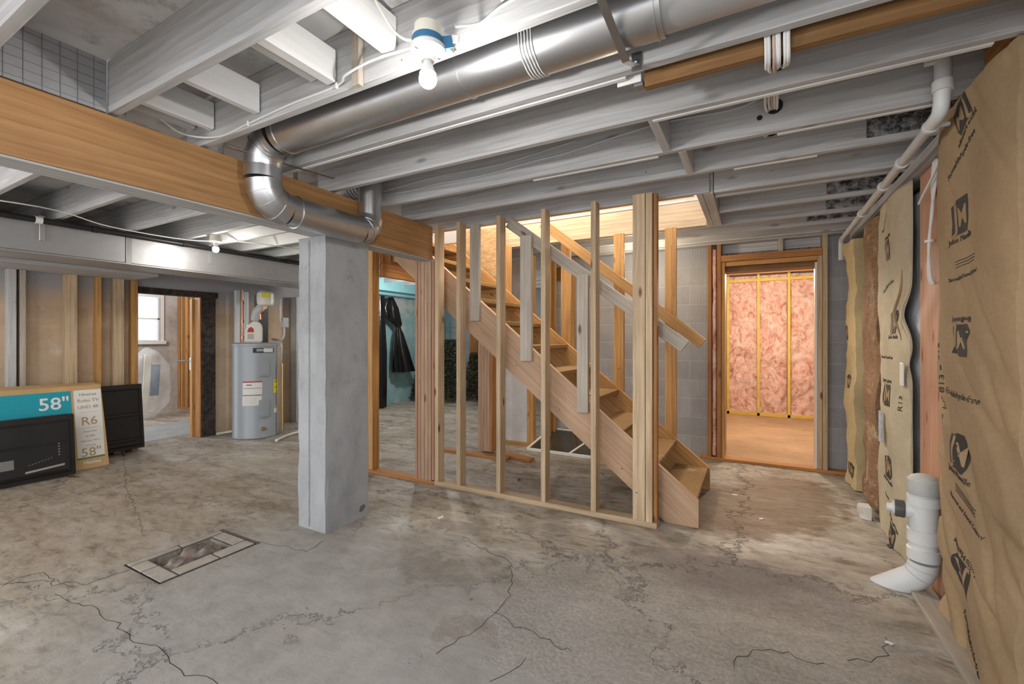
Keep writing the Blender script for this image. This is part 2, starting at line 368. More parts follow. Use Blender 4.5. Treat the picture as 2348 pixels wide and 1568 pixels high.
# floor material: tinted zones that are stains, patches, rough repairs and one painted shadow in the slab
def floor_material():
    m, nt, b = newmat('worn_concrete_slab'); g = N(nt)
    tc = g.n('ShaderNodeTexCoord'); P = tc.outputs['Object']
    mp = g.n('ShaderNodeMapping'); mp.inputs['Rotation'].default_value = (0, 0, R(-12)); mp.inputs['Scale'].default_value = (.8, 1.9, 1); g.l(P, mp.inputs[0]); S = mp.outputs[0]
    n1 = g.noise(S, 2.1, 8, .62, .4); n2 = g.noise(P, 9, 8, .7); n3 = g.noise(P, 55, 4, .7); n4 = g.noise(S, 9, 7, .75, .8)
    c = g.ramp(n1, [(.30, (.21, .165, .12)), (.42, (.35, .30, .24)), (.56, (.43, .385, .33)), (.68, (.55, .52, .475))])
    c = g.mix(1., c, g.ramp(n2, [(.3, .72), (.52, 1.), (.75, 1.12)]), 'MULTIPLY')
    c = g.mix(1., c, g.ramp(n4, [(.36, .50), (.46, .95), (.65, 1.14)]), 'MULTIPLY')
    wn = g.noise(P, 4.5, 6, .7); wv = g.n('ShaderNodeVectorMath', operation='SCALE'); 
    cw = g.n('ShaderNodeCombineXYZ'); g.l(g.math('SUBTRACT', wn, .5), cw.inputs[0]); wn2 = g.noise(P, 5.3, 6, .7); g.l(g.math('SUBTRACT', wn2, .5), cw.inputs[1])
    g.l(cw.outputs[0], wv.inputs[0]); wv.inputs['Scale'].default_value = .75
    ad = g.n('ShaderNodeVectorMath', operation='ADD'); g.l(P, ad.inputs[0]); g.l(wv.outputs[0], ad.inputs[1]); Q = ad.outputs[0]
    def blob(cx, cy, rx, ry, rot=0, soft=.25):
        m2 = g.n('ShaderNodeMapping'); m2.vector_type = 'TEXTURE'; m2.inputs['Location'].default_value = (cx, cy, 0); m2.inputs['Rotation'].default_value = (0, 0, R(rot)); m2.inputs['Scale'].default_value = (rx, ry, 1)
        g.l(Q, m2.inputs[0]); le = g.n('ShaderNodeVectorMath', operation='LENGTH'); g.l(m2.outputs[0], le.inputs[0])
        mr = g.n('ShaderNodeMapRange', interpolation_type='SMOOTHSTEP'); mr.inputs[1].default_value = 1+soft; mr.inputs[2].default_value = 1-soft; g.l(le.outputs['Value'], mr.inputs[0]); return mr.outputs[0]
    # smooth grey trowelled zone in front
    c = g.mix(g.math('MULTIPLY', blob(-1.5, 1.15, 1.5, .95, -20, .35), .75), c, g.ramp(n2, [(.3, (.30, .292, .28)), (.7, (.38, .372, .36))]))
    c = g.mix(g.math('MULTIPLY', blob(-.55, 1.0, .9, .8, 0, .35), .6), c, g.ramp(n2, [(.3, (.30, .292, .28)), (.7, (.38, .372, .36))]))
    # rough aggregate patch
    agg = g.ramp(n3, [(.34, (.23, .21, .19)), (.5, (.34, .322, .30)), (.66, (.46, .445, .42))]); A = blob(-.28, 2.15, .92, .62, 25, .10)
    c = g.mix(g.math('MULTIPLY', A, .6), c, agg)
    # damp purple-brown stain
    c = g.mix(g.math('MULTIPLY', blob(-.12, 2.65, .42, .26, 10, .6), .55), c, (.16, .125, .12))
    # brown dusty area behind the stairs, with the shadow there painted into its colour
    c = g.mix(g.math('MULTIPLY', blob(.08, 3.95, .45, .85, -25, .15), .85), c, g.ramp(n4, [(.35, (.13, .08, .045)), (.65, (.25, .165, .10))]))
    # flaked patches
    for q in ((-1.62, 1.93, .30, .14, 10), (-1.12, 1.62, .16, .09, -20), (-1.7, 2.45, .28, .12, 0), (-1.35, 2.62, .12, .08, 0), (.42, 1.75, .22, .2, 30)):
        f = blob(*q, soft=.12); c = g.mix(g.math('MULTIPLY', f, .6), c, g.ramp(n2, [(.3, (.17, .145, .12)), (.7, (.36, .32, .27))]))
    # lighter wash left, browner left floor
    c = g.mix(g.math('MULTIPLY', blob(-4.5, 1.5, 1.5, .9, 10, .5), .5), c, g.ramp(n4, [(.35, (.24, .17, .11)), (.6, (.42, .33, .24))]))
    c = g.mix(g.math('MULTIPLY', blob(-4.2, 2.9, .8, .4, 0, .5), .4), c, (.46, .41, .33))
    # dark pits
    vo = g.n('ShaderNodeTexVoronoi'); vo.inputs['Scale'].default_value = 11; g.l(Q, vo.inputs['Vector'])
    sp = g.n('ShaderNodeSeparateColor'); g.l(vo.outputs['Color'], sp.inputs[0])
    c = g.mix(g.math('MULTIPLY', g.ramp(vo.outputs['Distance'], [(.05, .8), (.1, 0.)]), g.math('GREATER_THAN', sp.outputs[0], .72)), c, (.09, .075, .06))
    # paint flecks
    vo = g.n('ShaderNodeTexVoronoi'); vo.inputs['Scale'].default_value = 7; g.l(Q, vo.inputs['Vector'])
    sp = g.n('ShaderNodeSeparateColor'); g.l(vo.outputs['Color'], sp.inputs[0])
    c = g.mix(g.math('MULTIPLY', g.ramp(vo.outputs['Distance'], [(.03, .9), (.05, 0.)]), g.math('GREATER_THAN', sp.outputs[1], .9)), c, (.75, .73, .7))
    # hairline cracks
    vo = g.n('ShaderNodeTexVoronoi', feature='DISTANCE_TO_EDGE'); vo.inputs['Scale'].default_value = .62; g.l(Q, vo.inputs['Vector'])
    ck = g.ramp(vo.outputs['Distance'], [(.0015, 1.), (.005, 0.)]); cm = g.ramp(n1, [(.42, 0.), (.52, 1.)])
    c = g.mix(g.math('MULTIPLY', g.math('MULTIPLY', ck, cm), .75), c, (.07, .055, .045))
    g.l(c, b.inputs['Base Color']); g.l(g.ramp(n1, [(.3, .62), (.7, .42)]), b.inputs['Roughness']); b.inputs['Specular IOR Level'].default_value = .4
    h = g.math('ADD', g.math('MULTIPLY', n2, .25), g.math('MULTIPLY', g.math('MULTIPLY', n3, A), .55)); h = g.math('SUBTRACT', h, g.math('MULTIPLY', ck, .4)); h = g.math('ADD', h, g.math('MULTIPLY', n4, .3))
    g.bump(h, b, .75, .014); return m
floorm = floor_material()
dirtfloor = speckle('brown_wood_floor', (.56, .36, .21), (.42, .25, .14), 3, .3, .7, stretch=(1, 5, 1))

# ---------------------------------------------------------------- room shell (meshes with the origin at world zero)
ZJ = 2.25; ZS = 2.485
def shell(name, boxes, mat):
    bm = bmesh.new()
    for lo, hi in boxes: abox(bm, lo, hi)
    return struct(fin(name, bm, mat))
# floor with the pit left open
PX0, PX1, PY0, PY1 = -3.03, -2.80, 1.235, 1.56
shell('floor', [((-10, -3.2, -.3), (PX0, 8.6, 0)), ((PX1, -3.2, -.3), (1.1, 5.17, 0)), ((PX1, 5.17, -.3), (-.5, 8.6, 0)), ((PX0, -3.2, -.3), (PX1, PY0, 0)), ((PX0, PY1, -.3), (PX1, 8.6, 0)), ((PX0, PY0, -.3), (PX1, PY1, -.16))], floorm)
SX0, SX1, SY0, SY1 = -3.12, -.345, 3.26, 4.2      # stair opening
shell('ceiling', [((-10, -1.4, ZS), (1.1, SY0, ZS+.02)), ((-10, SY1, ZS), (1.1, 8.6, ZS+.02)), ((-10, SY0, ZS), (SX0, SY1, ZS+.02)), ((SX1, SY0, ZS), (1.1, SY1, ZS+.02))], subfloor)
shell('wall_left', [((-6.37, -2.2, 0), (-6.25, 2.43, ZS)), ((-6.37, 3.14, 0), (-6.25, 4.6, ZS)), ((-6.37, 2.43, 1.86), (-6.25, 3.14, ZS))], w_left)
shell('wall_left_teal', [((-6.5, 4.6, 0), (-6.25, 8.5, ZS))], plaster)
shell('wall_back', [((-2.3, 5.2, 0), (-.36, 5.4, ZS)), ((.60, 5.2, 0), (1.0, 5.4, ZS)), ((-.36, 5.2, 2.09), (.60, 5.4, ZS))], w_back)
shell('wall_right', [((.88, -.2, 0), (1.0, 5.2, ZS))], w_right)
shell('wall_far', [((-6.5, 8.5, 0), (1.0, 8.6, ZS))], w_back)
shell('wall_side_room_far', [((-9.35, 1.6, 0), (-9.25, 3.56, ZS)), ((-9.35, 3.92, 0), (-9.25, 4.4, ZS)), ((-9.35, 3.56, 0), (-9.25, 3.92, 1.24)), ((-9.35, 3.56, 2.0), (-9.25, 3.92, ZS))], w_room)
shell('wall_side_room_end', [((-9.25, 4.3, 0), (-6.5, 4.4, ZS))], w_room)
shell('wall_passage', [((-2.4, 5.4, 0), (-2.3, 8.5, ZS))], w_room)
shell('floor_back_room', [((-.5, 5.17, -.3), (1.1, 8.6, .012))], dirtfloor)
shell('wall_back_room_left', [((-.56, 5.4, 0), (-.46, 8.5, ZS))], w_room)
shell('wall_back_room_right', [((.98, 5.4, 0), (1.06, 8.5, ZS))], w_room)

# cracks that run over the slab
def cracks(name, lines, mat, w=.0018):
    bm = bmesh.new()
    for pts in lines:
        P = []
        for a, b in zip(pts, pts[1:]):
            a = Vector((*a, 0)); b = Vector((*b, 0)); n = max(2, int((b-a).length/.035))
            for k in range(n):
                p = a.lerp(b, k/n); q = Vector((-(b-a).y, (b-a).x, 0)).normalized(); P.append(p + q*random.uniform(-.014, .014))
        P.append(Vector((*pts[-1], 0))); prev = None
        for i, p in enumerate(P):
            t = (P[min(i+1, len(P)-1)]-P[max(i-1, 0)]).normalized(); s = Vector((-t.y, t.x, 0))*w*random.uniform(.25, .7)
            cur = [bm.verts.new((p.x+s.x, p.y+s.y, .0012)), bm.verts.new((p.x-s.x, p.y-s.y, .0012)), bm.verts.new((p.x-s.x, p.y-s.y, -.002)), bm.verts.new((p.x+s.x, p.y+s.y, -.002))]
            if prev:
                for k in range(4): bm.faces.new((prev[k], prev[(k+1) % 4], cur[(k+1) % 4], cur[k]))
            prev = cur
    return struct(fin(name, bm, mat))
def fl(px, py):
    d = 1017*CAMH/(py-776.); r = (px-1174)*d/1017.; s, c = math.sin(TH), math.cos(TH); return (-d*s+r*c, d*c+r*s)
crk = [[(285, 1050), (290, 1120), (318, 1185), (325, 1225)], [(0, 1345), (60, 1320), (108, 1310), (125, 1340), (170, 1345)], [(120, 1365), (160, 1385), (210, 1388), (235, 1395), (240, 1415), (268, 1432), (270, 1448), (310, 1470), (365, 1478), (370, 1500), (410, 1540), (450, 1550), (500, 1568)],
       [(1075, 1240), (1130, 1270), (1165, 1285), (1178, 1330), (1165, 1375), (1138, 1400), (1105, 1435), (1040, 1475), (1000, 1500)], [(1138, 1402), (1180, 1435), (1240, 1460), (1290, 1490), (1310, 1492)],
       [(1680, 1530), (1690, 1505), (1730, 1495), (1810, 1493), (1850, 1520), (1890, 1520)], [(1940, 1510), (2000, 1520), (2030, 1500), (2030, 1460)], [(1120, 1560), (1170, 1535), (1205, 1510)],
       [(320, 1300), (200, 1340), (100, 1330), (0, 1340)], [(590, 1240), (700, 1265), (740, 1240)]]
struct(cracks('floor_crack', [[fl(*p) for p in l] for l in crk], dark))

# ---------------------------------------------------------------- drain pit in the floor
pit = thing('floor_pit', 'rectangular open pit edged with flat pavers in the concrete floor left of the concrete post', 'pit', (-2.9, 1.4, 0))
for (x0, x1, y0, y1) in ((-3.085, -3.035, 1.145, 1.40), (-3.085, -3.035, 1.405, 1.645), (-3.03, -2.91, 1.145, 1.228), (-2.905, -2.70, 1.145, 1.228), (-2.795, -2.70, 1.234, 1.44), (-2.795, -2.70, 1.446, 1.645), (-3.03, -2.80, 1.566, 1.645)):
    bx('paver', (x0+.004, x1-.004), (y0+.004, y1-.004), (.0, .008), brickm, pit, bev=.001)
bm = bmesh.new()
for lo, hi in (((-3.09, 1.14, 0), (-3.031, 1.65, .003)), ((-2.799, 1.14, 0), (-2.695, 1.65, .003)), ((-3.031, 1.14, 0), (-2.799, 1.234, .003)), ((-3.031, 1.561, 0), (-2.799, 1.65, .003)), ((-3.096, 1.139, 0), (-2.694, 1.145, .003)), ((-3.1, 1.646, 0), (-2.69, 1.672, .003)), ((-3.096, 1.145, 0), (-3.087, 1.646, .003)), ((-2.70, 1.145, 0), (-2.694, 1.646, .003))): abox(bm, lo, hi)
finw('joint', bm, plain('dark_mortar', (.13, .115, .10), .9, var=.4, vs=30), pit)
bm = bmesh.new(); bmesh.ops.create_icosphere(bm, subdivisions=4, radius=1)
for v in bm.verts:
    n = noise.noise(v.co*2.3)*.35 + noise.noise(v.co*6)*.16
    v.co = Vector((v.co.x*.085*(1+n), v.co.y*.155*(1+n*.6), v.co.z*.07*(1+n*1.5)))
tag(fin('rubble', bm, mud, None, Matrix.Translation((-2.875, 1.395, -.035)), True), 'lumpy muddy debris lying inside the open floor pit', 'debris')

# ---------------------------------------------------------------- ceiling joists
def joist(y, x0, x1, label, name='ceiling_joist', mat=None, z0=ZJ, moldx=None, strip=None, w=.038):
    t = thing(name, label, 'joist', ((x0+x1)/2, y, z0))
    bx('beam', (x0, x1), (y-w, y), (z0, ZS-.001), mat or painted, t, bev=.003)
    if strip:
        for a, b_ in strip: bx('strip', (a, b_), (y+.0005, y+.022), (z0-.004, z0+.035), painted_white, t)
    if moldx: bx('sister_block', moldx, (y-w-.02, y-w-.0005), (z0+.03, ZS-.02), mold, t)
    return t
BX = -2.44           # near face of the main beam
JE = .875
jd = [
      (.49, 'grey joist cutting the top left corner of the photo', None, None),
      (.89, 'wide grey joist left of the row of short blocking pieces', None, None),
      (1.26, 'grey joist carrying the lit lamp box and its stapled cable', None, None),
      (1.66, 'grey joist along the far side of the long round duct', None, [(-2.4, -.42)]),
      (2.05, 'grey joist with a hole for the white cable bundle, first beyond the brown joist', None, [(-.4, .7)]),
      (2.47, 'grey joist with a knot hole and cable bundle, second beyond the brown joist', None, [(.1, .68), (-1.2, -.45)]),
      (2.86, 'grey joist passing just in front of the stud partition tops', (.5, .86), [(-.1, .3)])]
for y, lab, mo, st in jd:
    joist(y, -2.60 if y > 1.2 else -2.62, JE, lab, moldx=mo, strip=st)
joist(3.262, -2.9, -.26, 'grey header joist along the near side of the stair opening', 'header_joist', w=.022)
bx('lip_board', (-2.9, -.36), (3.2625, 3.272), (ZJ-.006, ZS+.1), pine_warm, bpy.data.objects['header_joist'])
joist(3.30, -.235, JE, 'short grey joist right of the stair opening, nearest of its four', moldx=None)
joist(3.40, -.235, JE, 'short grey joist right of the stair opening, second of its four', moldx=(.45, .86))
joist(3.83, -.235, JE, 'short grey joist right of the stair opening, third of its four', moldx=(.45, .86))
joist(4.27, -3.12, JE, 'long grey joist under the far side of the stair opening', moldx=(.5, .86))
bx('lit_fascia', (-3.1, -.36), (4.205, 4.2315), (2.256, 2.80), pine, bpy.data.objects['ceiling_joist.010'] if 'ceiling_joist.010' in bpy.data.objects else None)
joist(4.62, -2.3, JE, 'grey joist between the stair opening and the back wall', moldx=(.4, .86))
joist(4.98, -2.3, JE, 'grey joist closest to the ribbed back wall')
bx_ = bx('trimmer_joist', (-.345, -.305), (3.264, 4.23), (ZJ, ZS-.001), painted); tag(bx_, 'grey trimmer across the right end of the stair opening, inner one', 'joist')
bx_ = bx('trimmer_joist', (-.30, -.24), (3.264, 4.228), (ZJ-.003, ZS-.001), painted); tag(bx_, 'grey trimmer across the right end of the stair opening, outer one', 'joist')
bx_ = bx('brown_joist', (-.36, .87), (1.70, 1.735), (2.215, ZS-.001), brownwood); tag(bx_, 'unpainted brown wooden joist at the upper right between grey joists', 'joist')
# blocking between the two joists at the upper left
for k, (x, z0, dx) in enumerate(((-2.50, 2.34, .045), (-2.33, 2.30, .04), (-1.96, 2.29, .04), (-1.57, 2.33, .04), (-1.46, 2.29, .05), (-1.14, 2.31, .055))):
    o = bx('blocking', (x-dx, x), (.895, 1.217), (z0, z0+.09 if k not in (4, 5, 1, 2) else z0+.13), painted_white, bev=.004)
    tag(o, ('thin white block set high beside the orange beam', 'white block between joists, second from the orange beam', 'white block with a split end, third from the orange beam', 'slim white block, fourth from the orange beam', 'deep white block, fifth from the orange beam', 'large white block nearest the lamp, last of the row')[k], 'blocking')
o = bx('hanging_stick', (-1.352, -1.312), (1.195, 1.2205), (2.235, 2.44), pine_grey); tag(o, 'short pale wooden stick hanging beside the lamp joist', 'stick')
for (x, y0, y1, lab) in ((-.40, 2.055, 2.43, 'grey cross block between joists above the partition post, nearer one'), (-.33, 2.475, 2.82, 'grey cross block between joists above the partition post, farther one')):
    o = bx('cross_block', (x-.02, x+.02), (y0, y1), (2.25, 2.475), painted); tag(o, lab, 'blocking')
# left side joists
lj = [(.99, 'tan underside corner joist at the far left'), (1.44, 'x'), (1.91, 'x'), (2.33, 'x'), (2.62, 'x'), (2.95, 'x'), (3.35, 'x'), (3.75, 'x')]
names = ['tan edged joist in the far left corner above the foil duct', 'dark streaked grey joist in the left bay with a loose white cable', 'grey joist in the middle of the left bay', 'grey joist just before the far bare bulb', 'brightly lit joist carrying the far bare bulb', 'brightly lit joist just beyond the far bare bulb', 'lit joist in the left bay, second beyond the far bulb', 'lit joist in the left bay, third beyond the far bulb']
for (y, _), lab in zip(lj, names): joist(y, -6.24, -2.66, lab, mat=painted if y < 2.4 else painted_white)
for k, y in enumerate((4.3, 4.8, 5.3, 5.8, 6.3, 6.8, 7.3, 7.8)): joist(y, -6.24, -3.17 if y < 4.5 else -2.42, 'joist over the teal room, number %s from the stairs' % ('one two three four five six seven eight'.split()[k]))

# main beam
bm_ = thing('main_beam', 'orange wooden carrying beam running from the upper left onto the concrete post', 'beam', (-2.52, 1.0, 1.95))
for k in range(3):
    x1 = BX - k*.054; bx('ply_layer', (x1-.052, x1), (-1.3, 3.045), (1.955, 2.236), beamwood, bm_, bev=.003)
bx('underside_board', (BX-.15, BX-.006), (-1.3, 3.045), (1.945, 1.9545), painted, bm_)
bx('insulation_foil', (-2.475, -2.455), (-.3, .845), (2.245, 2.47), foil, bm_)
o = bpy.data.objects['insulation_foil']
# foil facing grid (fine wires on the foil)
bm = bmesh.new()
for k in range(22): abox(bm, (-2.4545, -.29+k*.052, 2.247), (-2.4525, -.288+k*.052, 2.468))
for k in range(6): abox(bm, (-2.4545, -.3, 2.262+k*.037), (-2.4525, .84, 2.264+k*.037))
finw('grid', bm, steel, o)

# concrete post
bm = bmesh.new(); abox(bm, (-2.712, 1.952, 0), (-2.445, 2.318, 1.944))
bmesh.ops.subdivide_edges(bm, edges=bm.edges[:], cuts=14, use_grid_fill=True)
for v in bm.verts:
    e = (abs(v.co.x+2.712) < 1e-4 or abs(v.co.x+2.445) < 1e-4) + (abs(v.co.y-1.952) < 1e-4 or abs(v.co.y-2.318) < 1e-4)
    if e == 2 and 0 < v.co.z < 1.94:
        n = noise.noise(v.co*9)*.007; v.co.x += n; v.co.y += n
cpost = tag(finw('concrete_post', bm, colmat), 'square grey concrete post standing on the floor under the orange beam', 'post')
prism('scuff', [(0, .0), (.05, .02), (.09, .10), (.04, .14), (-.02, .11), (-.04, .03)], 0, .001, plain('scuff_grey', (.15, .155, .165), .9, var=.5, vs=30), cpost, frame((-2.4445, 2.25, .04), (0, 1, 0), (0, 0, 1)) @ Matrix.Diagonal((.45, .35, 1, 1)))
prism('form_line', [(0, 0), (.004, 0), (.004, 1.90), (0, 1.90)], 0, .001, plain('form_line_grey', (.20, .205, .215), .9, var=.6, vs=40), cpost, frame((-2.60, 1.9455, .02), (1, 0, 0), (0, 0, 1)))

# ---------------------------------------------------------------- round duct: long run, elbow, run along beam, elbow up
duct = thing('round_duct', 'shiny galvanised round duct running under the joists and down along the orange beam', 'duct', (-2.3, 1.45, 2.0))
ry, rr = 1.465, .098; zc = 2.335
tube('long_pipe', [(-2.16, ry, zc), (-1.2, ry, zc), (-.25, ry-.0, zc+.0)], rr, galv, duct, seg=40)
for x in (-2.12, -1.0, -.27): lathe('seam_ring', [(rr, -.004), (rr+.004, -.003), (rr+.004, .003), (rr, .004)], (x, ry, zc), galv, duct, 40, (1, 0, 0))
tube('pipe_extension', [(-.25, ry, zc), (.2, ry, zc)], rr*.9, galv_dull, duct, seg=32)
def elbow(name, c, r_b, r_t, a0, a1, u, v, n=5, mat=galv, parent=duct):
    """gored elbow: centre c, bend radius r_b, from angle a0 to a1 in plane u,v"""
    u = Vector(u); v = Vector(v); c = Vector(c)
    pts = [c + u*math.cos(R(a0+(a1-a0)*k/n))*r_b + v*math.sin(R(a0+(a1-a0)*k/n))*r_b for k in range(n+1)]
    bm = bmesh.new(); tube_bm(bm, pts, r_t, 32); o = finw(name, bm, mat, parent, True)
    for i in range(1, n):
        t = (pts[i+1]-pts[i-1]).normalized(); lathe('seam', [(r_t, -.003), (r_t+.005, -.002), (r_t+.005, .002), (r_t, .003)], pts[i], mat, o, 32, t)
    return o
hx = -2.335; hz = 2.0; hr = .088
elbow('top_elbow', (-2.20, ry, 2.20), .135, .094, 90, 180, (1, 0, 0), (0, 0, 1), 4)
tube('drop_collar', [(hx, ry, 2.21), (hx, ry, 2.13)], .0935, galv, duct, seg=32)
elbow('lower_elbow', (hx, ry+.13, 2.13), .13, .092, 180, 270, (0, 1, 0), (0, 0, 1), 4)
tube('beam_run', [(hx, ry+.13, hz), (hx, 2.13, hz)], hr, galv, duct, seg=40)
lathe('seam_ring', [(hr, -.004), (hr+.006, -.003), (hr+.006, .003), (hr, .004)], (hx, ry+.19, hz), galv, duct, 40, (0, 1, 0))
elbow('end_elbow', (hx, 2.13, 2.10), .10, .086, 270, 360, (0, 1, 0), (0, 0, 1), 3)
tube('riser', [(hx, 2.23, 2.10), (hx, 2.23, 2.38)], .078, galv, duct, seg=32)
tube('flex_branch', [(hx, 2.23, 2.34), (-2.6, 2.24, 2.33), (-2.9, 2.25, 2.33)], .07, galv_dull, duct, seg=24)
for k in range(4): lathe('flex_rib', [(.07, -.006), (.077, 0), (.07, .006)], (-2.42-.03*k, 2.235, 2.335), galv_dull, duct, 24, (1, 0, 0))
board('hanger_strap', (-2.35, 1.27, 2.243), (-2.25, 1.86, 2.247), .02, .003, steel, duct, (1, 0, 0), bev=0)
st = thing('duct_strap', 'bent grey metal strap holding the far end of the long round duct', 'strap', (-.38, 1.4, 2.2))
board('band', (-.385, 1.24, 2.245), (-.378, 1.50, 2.205), .025, .003, steel, st, (1, 0, 0), bev=0)
board('band', (-.378, 1.50, 2.205), (-.37, 1.615, 2.25), .025, .003, steel, st, (1, 0, 0), bev=0)
board('foot', (-.37, 1.618, 2.30), (-.37, 1.618, 2.235), .035, .003, steel, st, (1, 0, 0), bev=0)
lathe('bolt', [(.006, 0), (.006, .006), (.003, .008)], (-.37, 1.614, 2.265), steel, st, 10, (0, -1, 0))
bm = bmesh.new()
for k in range(5): tube_bm(bm, [(-.72+.012*k, ry+math.cos(a)*(rr+.003), zc+math.sin(a)*(rr+.003)) for a in [R(180+18*j) for j in range(11)]], .0022, 5)
finw('twine_tie', bm, cable, duct, True)

# rectangular foil duct at the left
rd = thing('rectangular_duct', 'long rectangular galvanised trunk duct hanging along the left wall', 'duct', (-5.2, 1.8, 1.92))
for (a, b_) in ((-1.2, .3), (.302, 1.86), (1.895, 4.9)):
    bx('duct_section', (-5.4, -5.0), (a, b_), (1.955, 2.205), galv_dull, rd, bev=.006)
bx('joint_band', (-5.407, -4.992), (1.858, 1.897), (1.948, 2.212), steel, rd)
for y in (1.3, 2.55, 3.7): bx('hanger', (-4.998, -4.988), (y, y+.03), (2.05, ZJ), galv_dull, rd)
bx('lower_flange', (-5.41, -4.985), (-1.2, 4.9), (1.942, 1.954), galv_dull, rd)
bx('ledge_board', (-5.05, -4.98), (-1.2, 2.9), (2.206, 2.222), pine_grey, rd)
o = bx('wall_shelf_board', (-6.24, -5.6), (-1.2, 2.36), (1.93, 1.965), painted); tag(o, 'grey painted board running along the left wall above the studs', 'board')
tube('black_pipe', [(-4.93, -1.2, 2.2), (-4.93, 1.4, 2.2), (-4.94, 3.2, 2.2), (-4.95, 4.9, 2.2)], .024, blackp, None, 14)
bp = tag(bpy.data.objects['black_pipe'], 'black pipe running along the top edge of the trunk duct', 'pipe')
for y in (1.28, 1.62, 2.3, 3.4): lathe('coupling', [(.029, -.02), (.029, .02)], (-4.93, y, 2.2), blackg if y != 1.28 else white, bp, 14, (0, 1, 0))
tag(tube('loose_cable', [(-4.88, .4, 2.235), (-4.6, 1.2, 2.236), (-4.87, 1.7, 2.234), (-4.86, 2.3, 2.235), (-4.5, 2.6, 2.238), (-4.3, 3.2, 2.24)], .005, cable, None, 6, 6), 'loose white cable drooping under the left bay joists', 'cable')

# ---------------------------------------------------------------- lamp fixtures
def fixture(loc, label, simple=False):
    x, y, z = loc      # z = bulb centre
    t = thing('ceiling_lamp', label, 'lamp', (x, y, z+.2))
    if not simple:
        lathe('junction_box', [(.048, .0), (.049, .035), (.043, .038), (.042, .066), (.037, .068)], (x, y, z+.098), offwhite, t, 36)
        lathe('blue_tape', [(.0492, .0), (.0502, .002), (.0502, .024), (.0492, .026)], (x, y, z+.098), blue, t, 36)
        board('tape_flap', (x+.044, y+.012, z+.105), (x+.074, y+.03, z+.112), .040, .004, blue, t, (0, 0, 1))
        board('mounting_ear', (x+.04, y+.03, z+.132), (x+.085, y+.05, z+.126), .024, .006, white, t, (0, 0, 1))
        bx('bracket', (x-.02, x+.02), (y+.04, 1.2215), (z+.135, z+.16), offwhite, t)
        base = lathe('lampholder', [(.051, .022), (.058, .014), (.055, .005), (.034, -.001), (.026, -.006), (.0225, -.026), (.020, -.028)], (x, y, z+.080), white, t, 40)
        for a in (20, 200):
            lathe('screw', [(.005, 0), (.005, .004), (.002, .005)], (x+.042*math.cos(R(a)), y+.042*math.sin(R(a)), z+.083), steel, base, 10, (0, 0, -1))
            board('socket_slot', (x+.036*math.cos(R(a+50)), y+.036*math.sin(R(a+50)), z+.079), (x+.046*math.cos(R(a+50)), y+.046*math.sin(R(a+50)), z+.080), .006, .002, ink, base, (0, 1, 0), 0)
    else:
        lathe('junction_box', [(.05, .0), (.05, .045)], (x, y, z+.085), offwhite, t, 24)
        lathe('lampholder', [(.055, .02), (.055, .004), (.024, -.002), (.022, -.03)], (x, y, z+.066), white, t, 28)
    lathe('bulb_neck', [(.0135, .055), (.0155, .042), (.021, .026), (.0255, .015)], (x, y, z), white, t, 28)
    b = [(.0257, .0145)] + [(.0278*math.cos(R(a)), .0278*math.sin(R(a))-.002) for a in range(30, -91, -12)]
    lathe('bulb', b, (x, y, z), bulbf if simple else bulbm, t, 28)
    return t
fixture((-.905, 1.105, 2.092), 'lit bare bulb in a round white lampholder with blue tape on its box')
f2 = fixture((-4.5, 2.36, 2.12), 'small lit bare bulb on the far left joists above the trunk duct', True)
def ctube(name, pts, label, r=.0048, mat=cable, sm=5, flat=1.0):
    o = tube(name, pts, r, mat, None, 8, sm, flat); return tag(o, label, 'cable')
yc = 1.2165
c1 = ctube('cable', [(-2.61, 1.11, 2.37), (-2.5, 1.16, 2.29), (-2.3, yc, 2.255), (-2.05, yc, 2.262), (-1.75, yc, 2.275), (-1.455, yc, 2.275), (-1.38, 1.19, 2.28), (-1.28, 1.186, 2.29), (-1.2, 1.19, 2.295), (-1.07, yc-.02, 2.29), (-.95, 1.13, 2.24)], 'white cable stapled along the lamp joist up to the junction box')
for x, z in ((-2.05, 2.262), (-1.455, 2.275)): bx('staple', (x-.006, x+.006), (yc-.006, yc+.004), (z-.012, z+.012), white, c1)
ctube('cable', [(-1.115, 1.0, 2.475), (-1.11, 1.03, 2.44), (-1.075, 1.10, 2.33), (-1.02, 1.12, 2.265), (-.94, 1.12, 2.235)], 'white cable dropping from the subfloor into the lamp box')
c3 = ctube('cable', [(-.84, 1.16, 2.27), (-.78, yc, 2.295), (-.70, yc, 2.32), (-.5, yc, 2.35), (-.3, yc, 2.40)], 'twin white cable leaving the right side of the lamp box')
ctube('cable', [(-.70, yc-.004, 2.336), (-.62, yc, 2.365), (-.45, yc-.01, 2.42), (-.3, yc-.01, 2.46)], 'white cable branching above the twin cable right of the lamp')
ctube('conduit', [(-2.28, 1.6, 2.31), (-1.2, 1.602, 2.32), (-.25, 1.602, 2.345)], 'thin pale rod along the joist behind the round duct', .006, pvc_grey, 0)
c4 = ctube('cable', [(-2.38, 2.425, 2.33), (-2.1, 2.424, 2.32), (-1.9, 2.424, 2.33), (-1.55, 2.424, 2.322), (-1.15, 2.424, 2.345), (-.95, 2.424, 2.352), (-.46, 2.422, 2.40), (-.1, 2.424, 2.39), (.04, 2.424, 2.42)], 'grey painted cable stapled along the joist before the partition', .0055, pvc_grey)
ctube('cable', [(-2.38, 2.41, 2.35), (-1.9, 2.424, 2.38), (-1.4, 2.424, 2.37), (-.9, 2.424, 2.41)], 'second painted cable above the stapled one before the partition', .0045, pvc_grey)
